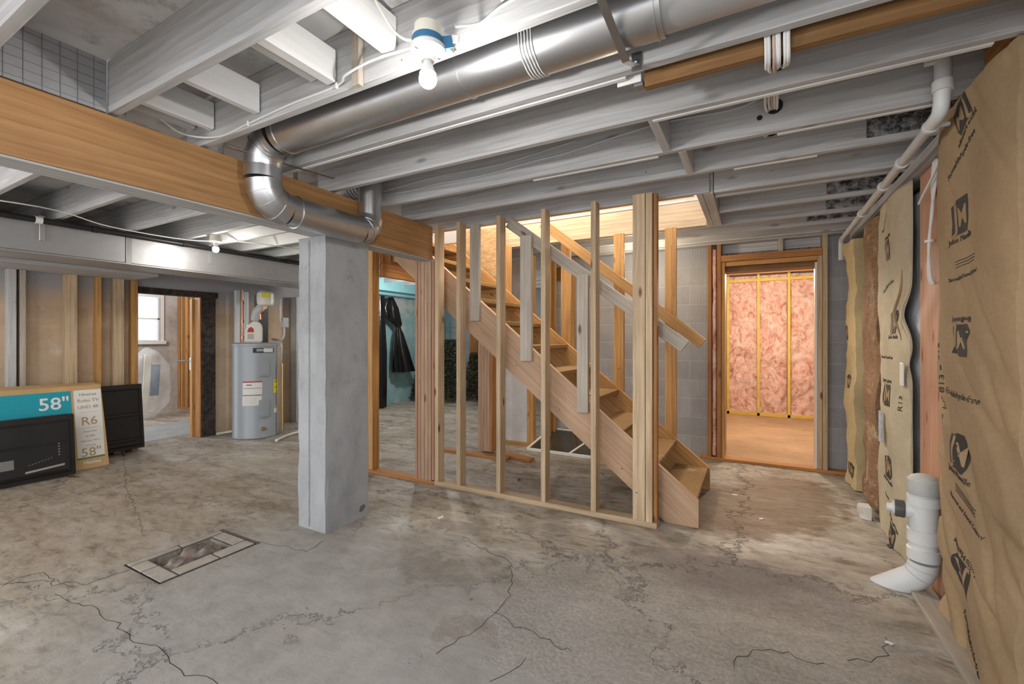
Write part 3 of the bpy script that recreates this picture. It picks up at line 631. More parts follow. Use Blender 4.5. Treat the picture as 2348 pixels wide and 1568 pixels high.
# bundle through the joists
for q, (ya, yb, zd, lab) in enumerate(((1.625, 2.012, 2.30, 'thick bundle of white cables looping under the brown joist'), (2.052, 2.432, 2.32, 'bundle of white cables passing the joist with the knot hole'), (2.472, 2.822, 2.37, 'small cable bundle in the hole nearest the partition'))):
    t = thing('cable_bundle', lab, 'cable bundle', (.08, (ya+yb)/2, 2.3)); n = 7 if q == 0 else 5
    for k in range(n):
        dx = (k-n/2)*.0105+random.uniform(-.004, .004); y1 = ya+.01+(.002*k); dz = random.uniform(-.012, .012)
        tube('cable_strand', ([(.07+dx*1.3, 1.668, 2.36), (.07+dx, 1.674, 2.26), (.072+dx, 1.70, 2.200-abs(dz)*.4), (.074+dx, 1.76, 2.196+dz*.3), (.08+dx*.8, 1.90, 2.26+dz), (.082+dx*.6, yb-.004, 2.325)] if q == 0 else [(.06+dx*1.3, ya+.004, 2.44), (.07+dx, ya+.09, 2.36+dz), (.075+dx, (ya+yb)/2+.06, zd+dz), (.08+dx*.8, yb-.04, zd+.01+dz), (.082+dx*.6, yb-.004, zd+.045)]), .0058, cable if k != 2 else plain('aged_cable', (.5, .38, .33), .5), t, 7, 4)
    bm = bmesh.new(); 
    lathe('joist_hole', [(.036, 0), (.036, .003)], (.085, yb-.004, zd+.045), dark, t, 20, (0, -1, 0))
lathe('knot_hole', [(.012, 0), (.008, .002)], (.025, 2.4285, 2.325), dark, bpy.data.objects['ceiling_joist.005'], 18, (0, -1, 0))
ib = thing('joist_bracket', 'small flat metal bracket at the left end of the brown joist', 'bracket', (-.4, 1.72, 2.24))
bx('plate', (-.46, -.37), (1.69, 1.696), (2.235, 2.29), painted_white, ib); bx('tab', (-.40, -.365), (1.70, 1.74), (2.225, 2.2445), steel, ib)

# ---------------------------------------------------------------- stud partition
SY = 3.05
sp = thing('stud_partition', 'bare pine stud wall standing in front of the stairs', 'partition', (-1.5, 3.09, 0))
bx('bottom_plate', (-2.43, -.565), (SY, SY+.089), (.0, .038), pine, sp)
for x in (-2.425, -2.195, -1.806, -1.414, -1.022): bx('stud', (x, x+.038), (SY, SY+.089), (.038, ZJ+.0), pine, sp)
for x, w in ((-.725, .083), (-.638, .042)): bx('stud', (x, x+w), (SY, SY+.089 if w < .05 else SY+.04), (.038, ZJ+.03 if w > 1 else ZJ), pine, sp)
bx('corner_stud', (-.594, -.570), (SY+.03, SY+.089), (0.038, ZJ), pine_orange, sp)
sp2 = thing('sill_section', 'low sill board with a single stud left of the laminated post', 'partition', (-2.9, 3.09, 0))
bx('bottom_plate', (-3.24, -2.434), (SY, SY+.089), (0, .03), pine_orange, sp2)
bx('stud', (-3.225, -3.165), (SY, SY+.089), (.03, 2.24), pine_warm, sp2)
lp = thing('laminated_post', 'laminated post of five upright boards carrying the end of the orange beam', 'post', (-2.53, 3.09, 0))
for k in range(4): bx('layer', (-2.625+.0385*k+.011, -2.625+.0385*(k+1)+.007), (SY-.0, SY+.14), (.031, 1.944), lvlwood, lp)
bx('side_board', (-2.64, -2.617), (SY-.004, SY+.14), (.031, 1.944), redwood, lp)
bx('side_board', (-2.459, -2.438), (SY+.005, SY+.14), (.039, 1.9445), redwood, lp)

# ---------------------------------------------------------------- staircase
stair = thing('staircase', 'open wooden stairs with plank handrails rising leftward behind the stud wall', 'stairs', (-1.7, 3.65, 0))
NY0, NY1, FY0, FY1 = 3.2, 3.238, 4.06, 4.098
def topz(x): return .18 + .815*(-.323-x)
def botz(x): return .181 + .813*(-.762-x)
for y0, y1 in ((NY0, NY1), (FY0, FY1)):
    xe = -3.03
    wpoly = [(-.323, .0), (-.323, .18), (xe, topz(xe)), (xe, botz(xe)), (-.535, 0)]
    ang = math.atan(.815); ca, sa = math.cos(ang), math.sin(ang)
    # local X runs up the slope so the grain follows the board
    o0 = Vector((-.323, y1, 0)); U = Vector((-ca, 0, sa)); V = Vector((sa, 0, ca)); Mx = frame(o0, U, V)
    inv = Mx.inverted(); poly = [tuple((inv @ Vector((x, y1, z)))[:2]) for x, z in wpoly]
    s_ = prism('stringer', poly, 0, y1-y0, plywood if y0 == NY0 else pine_warm, stair, Mx, .0015)
    zz = [(inv @ Vector((-1, y0, 0)))[2]]
    if zz[0] < 0: 
        for v in s_.data.vertices: v.co.z -= (y1-y0)
for k in range(11):
    xf = -.335 - .2515*k; z = .188 + .205*k
    if z > 2.3: break
    bx('tread', (xf-.262, xf), (NY1+.0005, FY0-.0005), (z-.036, z), treadmat, stair, bev=.004)
    for yy in ((NY1+.0005, NY1+.035), (FY0-.035, FY0-.0005)): bx('cleat', (xf-.24, xf-.03), yy, (z-.075, z-.0365), pine_warm, stair)
# near side hangers and rail
for x0, x1, z0, z1 in ((-2.135, -2.045, 1.42, 2.247), (-1.65, -1.55, 1.09, 2.095), (-1.168, -1.082, .715, 1.745)):
    bx('rail_post', (x0, x1), (3.162, 3.1995), (z0, z1), pine_grey, stair)
def rail(p0, p1, y0, y1, w, mat):
    board('handrail', (p0[0], (y0+y1)/2, p0[1]), (p1[0], (y0+y1)/2, p1[1]), w, y1-y0, mat, stair, (0, 0, 1))
rail((-.41, 1.215), (-1.78, 2.23), 3.2, 3.238, .089, pine_grey)
rail((-.375, 1.225), (-1.85, 2.42), 4.02, 4.058, .089, pine_warm)
for x0, z0 in ((-.69, .46), (-1.68, 1.28), (-1.15, .84), (-2.35, 1.83)):
    bx('rail_post', (x0, x0+.095), (4.0985, 4.1365), (z0-.35, ZJ-.001), pine_warm, stair)
bx('landing_header', (-3.16, -3.122), (3.14, 4.2), (1.865, ZS-.001), pine_orange, stair)
bx('landing_header', (-3.118, -3.08), (3.264, 4.058), (2.02, ZS+.1), osb, stair)
tag(bx('plywood_offcut', (-3.0, -2.36), (4.14, 4.158), (1.86, 2.48), osb), 'rough plywood sheet behind the upper stairs', 'panel')
tag(tube('paper_scrap', [(-1.2, 3.45, .818), (-1.17, 3.43, .822), (-1.13, 3.44, .82)], .008, white, None, 6, 3), 'small crumpled white scrap on the lower half of a stair tread', 'scrap')

# ---------------------------------------------------------------- things behind the stairs
lp = thing('laminated_post', 'laminated post of upright boards standing behind the stairs', 'post', (-2.62, 4.2, 0))
for k in range(4): bx('layer', (-2.70+.0385*k, -2.70+.0385*(k+1)-.001), (4.165, 4.26), (.025, ZJ-.01), lvlwood, lp)
bx('side_board', (-2.545, -2.515), (4.165, 4.26), (.025, ZJ-.01), pine_orange, lp)
tag(bx('floor_board', (-3.12, -2.25), (4.0, 4.09), (0, .028), pine_orange), 'orange sill board on the floor under the upper stairs', 'board')
tag(board('lumber_offcut', (-2.38, 4.18, .02), (-2.0, 4.10, .02), .09, .038, pine_orange, None, (0, 1, 0)), 'short brown lumber offcut on the floor beside the old window', 'lumber')
pf = thing('short_partition', 'orange stud frame with a mouldy white panel behind the stairs', 'partition', (-2.5, 4.75, 0))
bx('bottom_plate', (-2.74, -2.27), (4.66, 4.75), (0, .038), pine_warm, pf)
for x in (-2.74, -2.34, -2.30): bx('stud', (x, x+.037), (4.661, 4.749), (.038, ZJ-.001), pine_warm, pf)
bx('panel', (-2.70, -2.345), (4.70, 4.715), (.038, 2.2), whitepl, pf)
for k, (x, y) in enumerate(((-2.22, 4.86), (-2.22, 5.02), (-1.98, 5.155))):
    tag(bx('wall_stud', (x, x+.09 if k < 2 else x+.04), (y, y+.038), (0, ZJ-.001), pine_warm), ('orange stud standing behind the old window, nearest of the pair', 'orange stud standing behind the old window, farther of the pair', 'orange stud against the ribbed wall left of the stair posts')[k], 'stud')
# old window lying under the stairs
ow = thing('old_window', 'dark glazed window sash with pale frame lying on the floor under the stairs', 'window sash', (-1.9, 4.75, 0))
def tb(name, a, b, w, t, m): board(name, a, b, w, t, m, ow, (0, 0, 1))
A, B, C, D = (-2.25, 4.50, .018), (-1.42, 4.50, .018), (-1.45, 5.1, .14), (-2.22, 5.1, .14)
for a, b_, m in ((A, B, white), (B, C, offwhite), (C, D, offwhite), (D, A, offwhite)): tb('sash_bar', a, b_, .03, .03, m)
board('sash_bar', (-1.75, 4.50, .02), (-1.6, 5.1, .142), .025, .025, offwhite, ow, (1, 0, 0))
bm = bmesh.new(); vs = [bm.verts.new(Vector(p)+Vector((0, 0, dz))) for dz in (0, .006) for p in (A, B, C, D)]
for f in ((0, 1, 2, 3), (7, 6, 5, 4), (0, 4, 5, 1), (1, 5, 6, 2), (2, 6, 7, 3), (3, 7, 4, 0)): bm.faces.new([vs[i] for i in f])
finw('pane', bm, plain('dark_glass', (.05, .045, .035), .15), ow)
# wall sconce / shiny bracket on the back wall
sc = thing('wall_sconce', 'small shiny brass shield bracket hung on the ribbed wall behind the rails', 'bracket', (-2.12, 5.15, 1.96))
M_ = frame((-2.12, 5.16, 2.07), (1, 0, 0), (0, 0, 1))
prism('shield', [(-.05, .09), (.05, .09), (.055, .0), (.03, -.07), (0, -.095), (-.03, -.07), (-.055, 0)], 0, .02, metalm('polished_brass', (.8, .7, .45), .18), sc, M_, .004, True)
bx('backplate', (-2.19, -2.18), (5.13, 5.198), (1.98, 2.18), offwhite, sc)
# sill at back wall and door framing
d1 = struct(thing('door_1', None, None, (.12, 5.15, 0)))
def part(name, x, y, z, m): return struct(bx(name, x, y, z, m, d1))
part('bottom_plate', (-.50, .875), (5.08, 5.17), (0, .03), pine_orange)
part('stud', (-.425, -.387), (5.08, 5.17), (.03, ZJ), pine_orange)
part('stud', (-.335, -.297), (5.08, 5.17), (.03, ZJ), pine_orange)
part('jamb', (-.295, -.262), (5.09, 5.40), (.03, 2.06), pine_warm)
part('stud', (.575, .612), (5.08, 5.17), (.03, ZJ), pine)
part('jamb', (.535, .572), (5.09, 5.40), (.03, 2.06), pine)
part('casing', (.515, .534), (5.10, 5.13), (.03, 2.0), painted_white)
part('header', (-.295, .574), (5.08, 5.17), (2.062, 2.13), pine_orange)
part('header', (-.262, .534), (5.18, 5.38), (1.97, 2.06), brownwood)
part('header_trim', (-.262, .534), (5.10, 5.14), (2.02, 2.06), pine_warm)
part('cripple', (.215, .253), (5.08, 5.17), (2.131, ZJ), pine_grey)
part('top_plate', (-1.8, .875), (5.07, 5.18), (ZJ-.0005, ZJ+.04), painted)
part('upper_board', (-.29, .57), (5.185, 5.198), (2.16, ZJ), painted); part('upper_board', (-.29, .57), (5.183, 5.198), (2.13, 2.158), mold)  # grey board over the doorway with a darker lower strip
def batt(name, x, y0, y1, z0, z1, depth, mat, label, face=-1, amp=.02, axis='x', ny=14, nz=60, edge=0, seed=0, parent=None, bulge=1., fn=None):
    """insulation batt: y0/y1 may be functions of z (torn edges). faces along 'face' direction of axis."""
    bm = bmesh.new(); fr = []; bk = []
    f0 = y0 if callable(y0) else (lambda z: y0); f1 = y1 if callable(y1) else (lambda z: y1)
    for j in range(nz+1):
        z = z0+(z1-z0)*j/nz; a = f0(z); b = f1(z); r1 = []; r2 = []
        for i in range(ny+1):
            t = i/ny; y = a+(b-a)*t
            h = (1-(2*t-1)**4)*.022*bulge + amp*(noise.noise(Vector((y*5+seed, z*3.2, seed)))+.45*noise.noise(Vector((y*15, z*11, seed+3)))) 
            if fn: h = fn(y, z)
            p = x + face*h; q = x - face*depth
            if axis == 'x': r1.append(bm.verts.new((p, y, z))); r2.append(bm.verts.new((q, y, z)))
            else: r1.append(bm.verts.new((y, p, z))); r2.append(bm.verts.new((y, q, z)))
        fr.append(r1); bk.append(r2)
    for g_, s in ((fr, 1), (bk, -1)):
        for j in range(nz):
            for i in range(ny):
                q = (g_[j][i], g_[j][i+1], g_[j+1][i+1], g_[j+1][i]); bm.faces.new(q if s > 0 else q[::-1])
    for j in range(nz):
        bm.faces.new((fr[j][0], fr[j+1][0], bk[j+1][0], bk[j][0])); bm.faces.new((fr[j+1][ny], fr[j][ny], bk[j][ny], bk[j+1][ny]))
    for i in range(ny):
        bm.faces.new((fr[0][i+1], fr[0][i], bk[0][i], bk[0][i+1])); bm.faces.new((fr[nz][i], fr[nz][i+1], bk[nz][i+1], bk[nz][i]))
    o = finw(name, bm, mat, parent, True)
    if label: tag(o, label, 'insulation')
    return o
struct(batt('gap_insulation', 5.11, -.385, -.338, .05, 2.2, .04, pink, None, axis='y', ny=4, parent=d1))
# pink insulated wall of the back room
pw = thing('insulated_wall', 'wall of pink fluffy insulation between yellow studs in the back room', 'insulation', (.2, 8.4, 0))
for x0, x1 in ((-.40, .05), (.08, .47), (.51, .95)): batt('pink_batt', 8.33, x0, x1, .03, 2.30, .08, pink, None, amp=.06, axis='y', ny=26, nz=80, seed=x0*7, parent=pw)
for x in (-.375, .068, .492, .955): bx('strip', (x-.02, x+.02), (8.25, 8.29), (.012, 2.32), yellowwood, pw)
bx('bottom_plate', (-.46, .97), (8.25, 8.34), (.013, .06), yellowwood, pw)
bx('yellow_rail', (-.46, .97), (8.245, 8.29), (2.20, 2.245), yellowwood, pw)
bx('top_plate', (-.46, .97), (8.24, 8.34), (2.32, ZJ+.15), pine_orange, pw)
for k, y in enumerate((5.8, 6.5, 7.2, 7.8)):
    tag(bx('room_joist', (-.46, .97), (y, y+.04), (ZJ+.02, ZS-.001), pine_orange), 'orange ceiling joist in the back room, %s from the doorway' % ('first', 'second', 'third', 'last')[k], 'joist')

# ---------------------------------------------------------------- right wall
RXF = .77
def wstud(name, y0, y1, mat, label, x0=RXF+.012, x1=.879, z1=ZJ-.09):
    return tag(bx(name, (x0, x1), (y0, y1), (0.0, z1), mat), label, 'stud')
tag(bx('wall_plate', (.775, .879), (1.2, 5.06), (ZJ-.085, ZJ-.001), painted), 'grey top plate running along the right wall under the joists', 'plate')
wstud('wall_stud', 5.0, 5.06, pine_orange, 'orange corner stud where the right wall meets the ribbed back wall')
wstud('wall_stud', 2.875, 3.20, redwood, 'wide reddish plank stud beside the white pipe stub', .80)
wstud('wall_stud', 2.655, 2.695, pine, 'pale stud along the left edge of the big brown paper batt', .79)
def jm(u0, z, s, parent, M0, flip=False, mirror=False, sub=True, rot=0., warp=None):
    """printed emblem: dark rounded square with two pale letters cut in, small line of text below. M0 maps local (u, v) to the paper"""
    sx = -1 if mirror else 1; sy = -1 if flip else 1
    Mt = M0 @ Matrix.Translation((u0, z, 0)) @ Matrix.Rotation(rot, 4, 'Z') @ Matrix.Diagonal((sx, sy, 1, 1))
    def lm(z_): return Mt @ Matrix.Translation((0, 0, z_*(1 if sx*sy > 0 or True else -1)))
    h = s/2
    poly = [(-h, -h), (-h*.2, -h), (h*.75, -h*1.02), (h*.95, -h*.6), (h*1.05, h*.55), (h, h), (-h*.35, h), (-h*.5, h*.85), (-h*.98, h*.8)]
    e = prism('emblem', poly, .0, .0008, ink, parent, lm(0))
    text('emblem_letters', 'J', s*1.05, lm(.0012) @ Matrix.Translation((-h*.52, -h*.02, 0)), kraft, e, bold=s*.006)
    text('emblem_letters', 'M', s*.80, lm(.0012) @ Matrix.Translation((h*.30, -h*.10, 0)), kraft, e, bold=s*.004)
    if sub: text('emblem_caption', 'Johns Manville', s*.24, lm(.0002) @ Matrix.Translation((0, -h*1.3, 0)), ink, e)
from mathutils.bvhtree import BVHTree
def drape(par, x0):
    bv = BVHTree.FromPolygons([W[par] @ v.co for v in par.data.vertices], [tuple(p.vertices) for p in par.data.polygons])
    def rec(o):
        for c in [q for q in W if q.parent == o and q.type == 'MESH']:
            if c.name.startswith('curled'): continue
            bm = bmesh.new(); bm.from_mesh(c.data)
            if len(bm.verts) < 60:
                bmesh.ops.triangulate(bm, faces=bm.faces[:])
                for _ in range(5):
                    es = [e for e in bm.edges if e.calc_length() > .011]
                    if not es: break
                    bmesh.ops.subdivide_edges(bm, edges=es, cuts=1)
                    bmesh.ops.triangulate(bm, faces=bm.faces[:])
            Mi = W[c].inverted()
            for v in bm.verts:
                w = W[c] @ v.co; h = x0-w.x; hit = bv.ray_cast(Vector((.2, w.y, w.z)), Vector((1, 0, 0)))[0]
                if hit: v.co = Mi @ Vector((hit.x-.0012-h*1.2, w.y, w.z))
            bm.to_mesh(c.data); bm.free(); rec(c)
    rec(par)
BIGY0, BIGY1 = 2.057, 2.735
big = batt('paper_faced_insulation', RXF, lambda z: 2.03, lambda z: BIGY1+.012*math.sin(z*7), 0.0, 2.243, .085, kraft, 'large brown paper faced insulation batt nearest the camera on the right wall', amp=.010, ny=60, nz=190,
           fn=lambda y, z: .024 + .018*(1-(2*(y-2.03)/.7-1)**4) + .014*noise.noise(Vector((y*4, z*2.4, 1))) - .020*(1-min(1, abs(noise.noise(Vector(((z-y*1.1)*4.6, (y+z)*1.1, 5))))*5))*max(.25, min(1, 1.9-z)) + (.022*max(0, 1-z/1.5))*noise.noise(Vector(((z-y)*6, (y+z)*1.7, 9))))
MF = frame((RXF-.068, 0, 0), (0, -1, 0), (0, 0, 1))
for (y, z, s, fl_, mi, ro) in ((2.41, 2.165, .13, False, True, .5), (2.44, 1.765, .14, False, False, .05), (2.44, 1.262, .13, True, False, 0), (2.44, .81, .145, False, False, -.12), (2.44, .31, .15, True, True, -.3)):
    jm(-y, z, s, big, MF, fl_, mi, True, ro)
for (s_, y, z, ro, sz) in (('Formaldehyde-free', 2.42, 2.0, .42, .036), ('Thermal and Sound Control', 2.41, 1.52, .05, .024), ('Formaldehyde-free', 2.44, 1.04, -.06, .036), ('Thermal and Sound Control', 2.40, .575, -.35, .024), ('Formaldehyde-free', 2.36, .09, -.5, .036)):
    text('printed_line', s_, sz, MF @ Matrix.Translation((-y, z, 0)), ink, big, rot=ro)
for z, ro in ((1.565, .05), (.62, -.35)):
    for k in range(3):
        p = Vector((-2.40, z+k*.012, 0)); d_ = Vector((math.cos(ro), math.sin(ro), 0))*.085
        board('printed_rule', MF @ (p-d_), MF @ (p+d_), .003, .001, ink, big, (0, 0, 1), 0)
text('printed_code', 'R13 LP 813 * 813', .052, MF @ Matrix.Translation((-2.66, 1.05, 0)), ink, big, rot=R(90), wscale=1.1)
drape(big, RXF-.068)
# middle batts
def e1(z): return 3.93+.008*math.sin(z*5)
def e0(z):
    b = 3.25
    if .95 < z < 1.75: b += .16*math.exp(-((z-1.41)/.10)**2) + .06*math.exp(-((z-1.12)/.06)**2)
    return b + .004*math.sin(z*9)
mid = batt('paper_faced_insulation', RXF-.0, e0, e1, 0.005, 2.16, .012, kraft_pale, 'pale paper faced insulation batt left of the reddish stud, torn on its right edge', amp=.016, ny=22, nz=90, seed=4)
MM = frame((RXF-.05, 0, 0), (0, -1, 0), (0, 0, 1))
for (y, z, s, f_, m_, ro) in ((3.62, 1.83, .13, True, False, .0), (3.50, 1.37, .14, False, False, 0), (3.62, .91, .135, True, False, 0), (3.60, .46, .135, False, False, -.1), (3.50, .07, .13, True, False, -.4)): jm(-y, z, s, mid, MM, f_, m_, True, ro)
for s_, y, z, ro, sz in (('Formaldehyde-free', 3.62, 1.60, .2, .034), ('Thermal Sound Control', 3.62, 1.15, 0, .026), ('Thermal Control', 3.72, 2.02, .5, .026), ('R13', 3.36, .89, R(90), .06), ('Sound', 3.62, .27, -.3, .03)): text('printed_line', s_, sz, MM @ Matrix.Translation((-y, z, 0)), ink, mid, rot=ro)
drape(mid, RXF-.05)
bm = bmesh.new(); P_ = [(e0(z)-.002, z) for z in [1.66-k*.016 for k in range(26)]]
tube_bm(bm, [(RXF-.035, y, z) for y, z in P_], [.002+.006*math.sin(math.pi*k/25) for k in range(26)], 8, flat=.6); finw('curled_edge', bm, kraft, mid, True)
bx('grey_tear', (RXF-.052, RXF-.046), (3.63, 3.70), (.60, .80), plain('blue_grey_tape', (.42, .52, .66), .4, var=.3, vs=30), mid)
pr = batt('printed_insulation', RXF+.0, lambda z: 3.965+.012*math.sin(z*11), lambda z: 4.39+.035*math.sin(z*6+1)+.025*math.sin(z*17), 0.06, 2.13, .012, kraft_print, 'torn reddish brown printed insulation hanging between two pale batts', amp=.03, ny=16, nz=70, seed=11)
for k in range(5): text('printed_line', ('SOUND CONTROL', 'THERMAL', 'R-19', 'INSULATION', 'FIBER')[k], .036, MM @ Matrix.Translation((-4.17, 1.95-k*.12 if k < 2 else 1.9-k*.22, -.002)), redink, pr)
drape(pr, RXF-.052)
yb = batt('paper_faced_insulation', RXF-.03, lambda z: 4.57+.025*math.sin(z*4+.5)+.02*math.sin(z*13), lambda z: 4.94, 0.01, 2.1, .08, kraft_yel, 'yellowish paper faced batt next to the orange corner stud', amp=.03, ny=14, nz=70, seed=21)
MY = frame((RXF-.085, 0, 0), (0, -1, 0), (0, 0, 1))
for (y, z, s, f_, m_, ro) in ((4.78, 1.32, .12, True, False, 0), (4.75, .9, .11, True, False, .3), (4.72, .15, .12, False, False, -.3)): jm(-y, z, s, yb, MY, f_, m_, False, ro)
drape(yb, RXF-.085)
tag(batt('white_insulation', .85, 3.22, 3.9, .02, 2.1, .02, plain('fibre_backing', (.60, .64, .70), .9, bumpy=.6, vs=25), 'whitish fibre filling visible behind the torn pale batt', 'insulation') if False else batt('fibre_filling', .85, 3.215, 3.93, .02, 2.1, .02, plain('fibre_backing', (.60, .64, .70), .9, bumpy=.6, vs=25), None, amp=.02, ny=10, nz=40, seed=5), 'whitish fibre filling showing behind the torn pale batt', 'insulation')
tag(batt('white_insulation', .835, 4.40, 4.53, .02, 1.6, .03, plain('white_fibre', (.62, .64, .70), .9, bumpy=.6, vs=25), 'x', amp=.05, ny=8, nz=60, seed=2), 'ragged white fibre strip hanging between torn printed batt and yellowish batt', 'insulation')
tag(board('floor_plank', (.735, 3.02, .012), (.735, 1.2, .012), .10, .024, pine_grey, None, (1, 0, 0)), 'narrow plank on the floor along the bottom of the big brown batt', 'plank')
tag(batt('crumpled_paper', .70, 3.90, 4.0, 0.003, .09, .02, plain('crumpled_white_paper', (.66, .66, .62), .7, bumpy=.6, vs=20), 'x', amp=.09, ny=10, nz=10, seed=9), 'crumpled whitish scrap at the floor end of the pale batt', 'scrap')
tag(bx('outlet_tag', (.742, .75), (3.27, 3.33), (1.0, 1.13), white), 'small white plastic tag on the torn edge of the pale batt', 'tag')
# cables hanging on the reddish stud
hc = thing('hanging_cables', 'loop of white cables tied together hanging on the reddish stud', 'cable bundle', (.78, 3.0, 1.5))
for k in range(4):
    y = 2.93+.014*k; tube('cable_strand', [(.795, y, 2.16), (.792, y+.004*k, 2.05), (.785, y+.03-.018*k, 1.92), (.778, 2.965+.004*k, 1.76), (.776, 2.975-.004*k, 1.66), (.78, 2.985-.008*k, 1.58), (.792, 2.99-.008*k, 1.545)], .006, cable, hc, 8, 5)
lathe('zip_tie', [(.019, -.006), (.019, .006)], (.778, 2.97, 1.76), white, hc, 14)
ctube('cable', [(.765, 3.08, 1.98), (.765, 2.95, 2.03), (.765, 2.85, 2.07), (.765, 2.765, 2.12)], 'thin white cable crossing diagonally to the big batt above the reddish stud', .006)
# ceiling PVC pipe
pp = thing('vent_pipe', 'white PVC pipe running under the joist ends along the right wall', 'pipe', (.65, 3.4, 2.15))
tube('pipe', [(.658, 2.46, 2.17), (.70, 4.9, 2.165)], .021, pvc_grey, pp, 20)
tube('elbow', [(.658, 2.48, 2.17), (.658, 2.42, 2.172), (.658, 2.385, 2.185), (.658, 2.37, 2.22), (.658, 2.36, 2.27)], .026, pvc, pp, 20, 4)
tube('riser', [(.658, 2.36, 2.27), (.655, 2.34, 2.47)], .027, pvc_grey, pp, 20)
lathe('socket', [(.030, -.02), (.033, -.02), (.033, .02), (.030, .02)], (.658, 2.36, 2.27), pvc, pp, 24)
for y in (2.50, 2.95, 3.35, 4.0):
    c_ = lathe('clamp', [(.024, -.01), (.029, -.01), (.029, .01), (.024, .01)], (.658+(y-2.46)*.017, y, 2.168), pvc, pp, 20, (0, 1, 0)); bx('clamp_ear', (.68, .72), (y-.008, y+.008), (2.16, 2.175), pvc, c_)
bx('clamp_arm', (.60, .68), (2.335, 2.36), (2.36, 2.385), pvc, pp)
tube('down_elbow', [(.70, 4.88, 2.165), (.70, 4.95, 2.15), (.70, 4.965, 2.08), (.70, 4.965, 1.98)], .024, pvc_grey, pp, 16, 4)
# big PVC stub with side inlet
pb = thing('drain_pipe_stub', 'thick white PVC pipe stub with capped side inlet curving down to the floor', 'pipe', (.70, 2.93, 0))
cx, cy, rp = .738, 2.90, .058
lathe('riser', [(rp-.002, .20), (rp-.002, .53)], (cx, cy, 0), pvc, pb, 48)
lathe('cap', [(rp+.003, .50), (rp+.005, .503), (rp+.005, .572), (rp-.01, .588), (rp-.03, .597), (.002, .600)], (cx, cy, 0), plain('dusty_pvc', (.52, .54, .53), .55, var=.12, vs=14), pb, 48)
lathe('hub', [(rp, .445), (rp+.006, .447), (rp+.006, .492), (rp, .494)], (cx, cy, 0), pvc, pb, 48)
lathe('hub', [(rp, .262), (rp+.005, .264), (rp+.006, .325), (rp, .328)], (cx, cy, 0), pvc, pb, 48)
lathe('hub', [(rp, .178), (rp+.006, .18), (rp+.006, .232), (rp, .235)], (cx, cy, 0), pvc, pb, 48)
bm = bmesh.new(); dirv = Vector((-1, .40, 0)).normalized(); RB = .13; E = []
for k in range(13):
    a = R(4.3*k); E.append(Vector((cx, cy, .165)) + dirv*(RB-RB*math.cos(a)) - Vector((0, 0, RB*math.sin(a))))
tdir = (E[-1]-E[-2]).normalized(); E.append(E[-1]+tdir*.16)
tube_bm(bm, E, rp, 48, cap=True)
bmesh.ops.bisect_plane(bm, geom=bm.verts[:]+bm.edges[:]+bm.faces[:], plane_co=(0, 0, .001), plane_no=(0, 0, 1), clear_inner=True)
finw('elbow', bm, pvc, pb, True)
for k in (3, 7): lathe('elbow_ring', [(rp, -.0025), (rp+.003, -.0015), (rp+.003, .0015), (rp, .0025)], E[k], pvc_grey, pb, 48, (E[k+1]-E[k-1]))
sd = Vector((-1, .15, .0)).normalized(); sp0 = Vector((cx, cy, .41))
lathe('side_inlet', [(.045, .01), (.036, .075)], sp0, pvc, pb, 32, sd)
lathe('rubber_coupling', [(.033, .068), (.041, .07), (.043, .08), (.041, .09), (.043, .10), (.041, .108), (.034, .11)], sp0, rubber, pb, 32, sd)
lathe('inlet_plug', [(.035, .109), (.035, .117), (.020, .118), (.018, .14), (.008, .141)], sp0, pvc, pb, 24, sd)
tag(prism('paint_mark', [(0, 0), (.02, .01), (.03, .05), (.012, .09), (.0, .06), (-.012, .03)], 0, .002, pinkpaint, None, frame((.7995, 3.02, .27), (0, -1, 0), (0, 0, 1))), 'small pink spray paint mark beside the white pipe stub', 'mark')

# ---------------------------------------------------------------- left wall: studs, doorway, side room
LX = -6.249
for k, (y0, y1, m, lab) in enumerate(((1.395, 1.452, painted, 'grey stud at the far left behind the television box'), (1.475, 1.515, pine_grey, 'narrow stud marked with staples at the far left of the tan wall'),
      (1.795, 1.885, pine, 'wide pale stud on the tan wall above the television box'), (2.04, 2.08, pine_warm, 'thin orange stud behind the black television by the doorway'), (2.185, 2.275, pine, 'wide yellow stud with knots next to the doorway stud'), (2.345, 2.40, pine_warm, 'orange stud at the left edge of the charred doorway'))):
    tag(bx('wall_stud', (LX+.0, LX+.085), (y0, y1), (0, 1.929), m), lab, 'stud')
d2 = struct(thing('door_2', None, None, (-6.3, 2.8, 0)))
struct(bx('jamb', (-6.37, -6.245), (3.085, 3.10), (0, 1.86), pine_orange, d2)); struct(bx('burnt_jamb', (-6.36, -6.225), (3.101, 3.265), (0, 1.87), char, d2)); struct(bx('burnt_header', (-6.36, -6.238), (2.43, 3.30), (1.80, 1.872), char, d2))
struct(bx('jamb', (-6.37, -6.26), (2.40, 2.44), (0, 1.8), pine_orange, d2))
dr = thing('open_door', 'edge of a white door with a lever handle standing open in the side room', 'door', (-6.7, 3.1, 0))
board('door_leaf', (-6.55, 3.12, 1.0), (-7.28, 3.42, 1.0), 1.78, .035, white, dr, (0, 0, 1)) if False else None
bx('door_leaf', (-6.44, -6.385), (3.06, 3.10), (0.0, 1.78), pine_warm, dr)
tube('lever_handle', [(-6.42, 3.06, .98), (-6.42, 3.02, .98), (-6.44, 2.97, .985), (-6.47, 2.90, .99)], .010, galv, dr, 10, 4)
bx('lock_plate', (-6.43, -6.39), (3.05, 3.06), (.86, 1.02), white, dr)
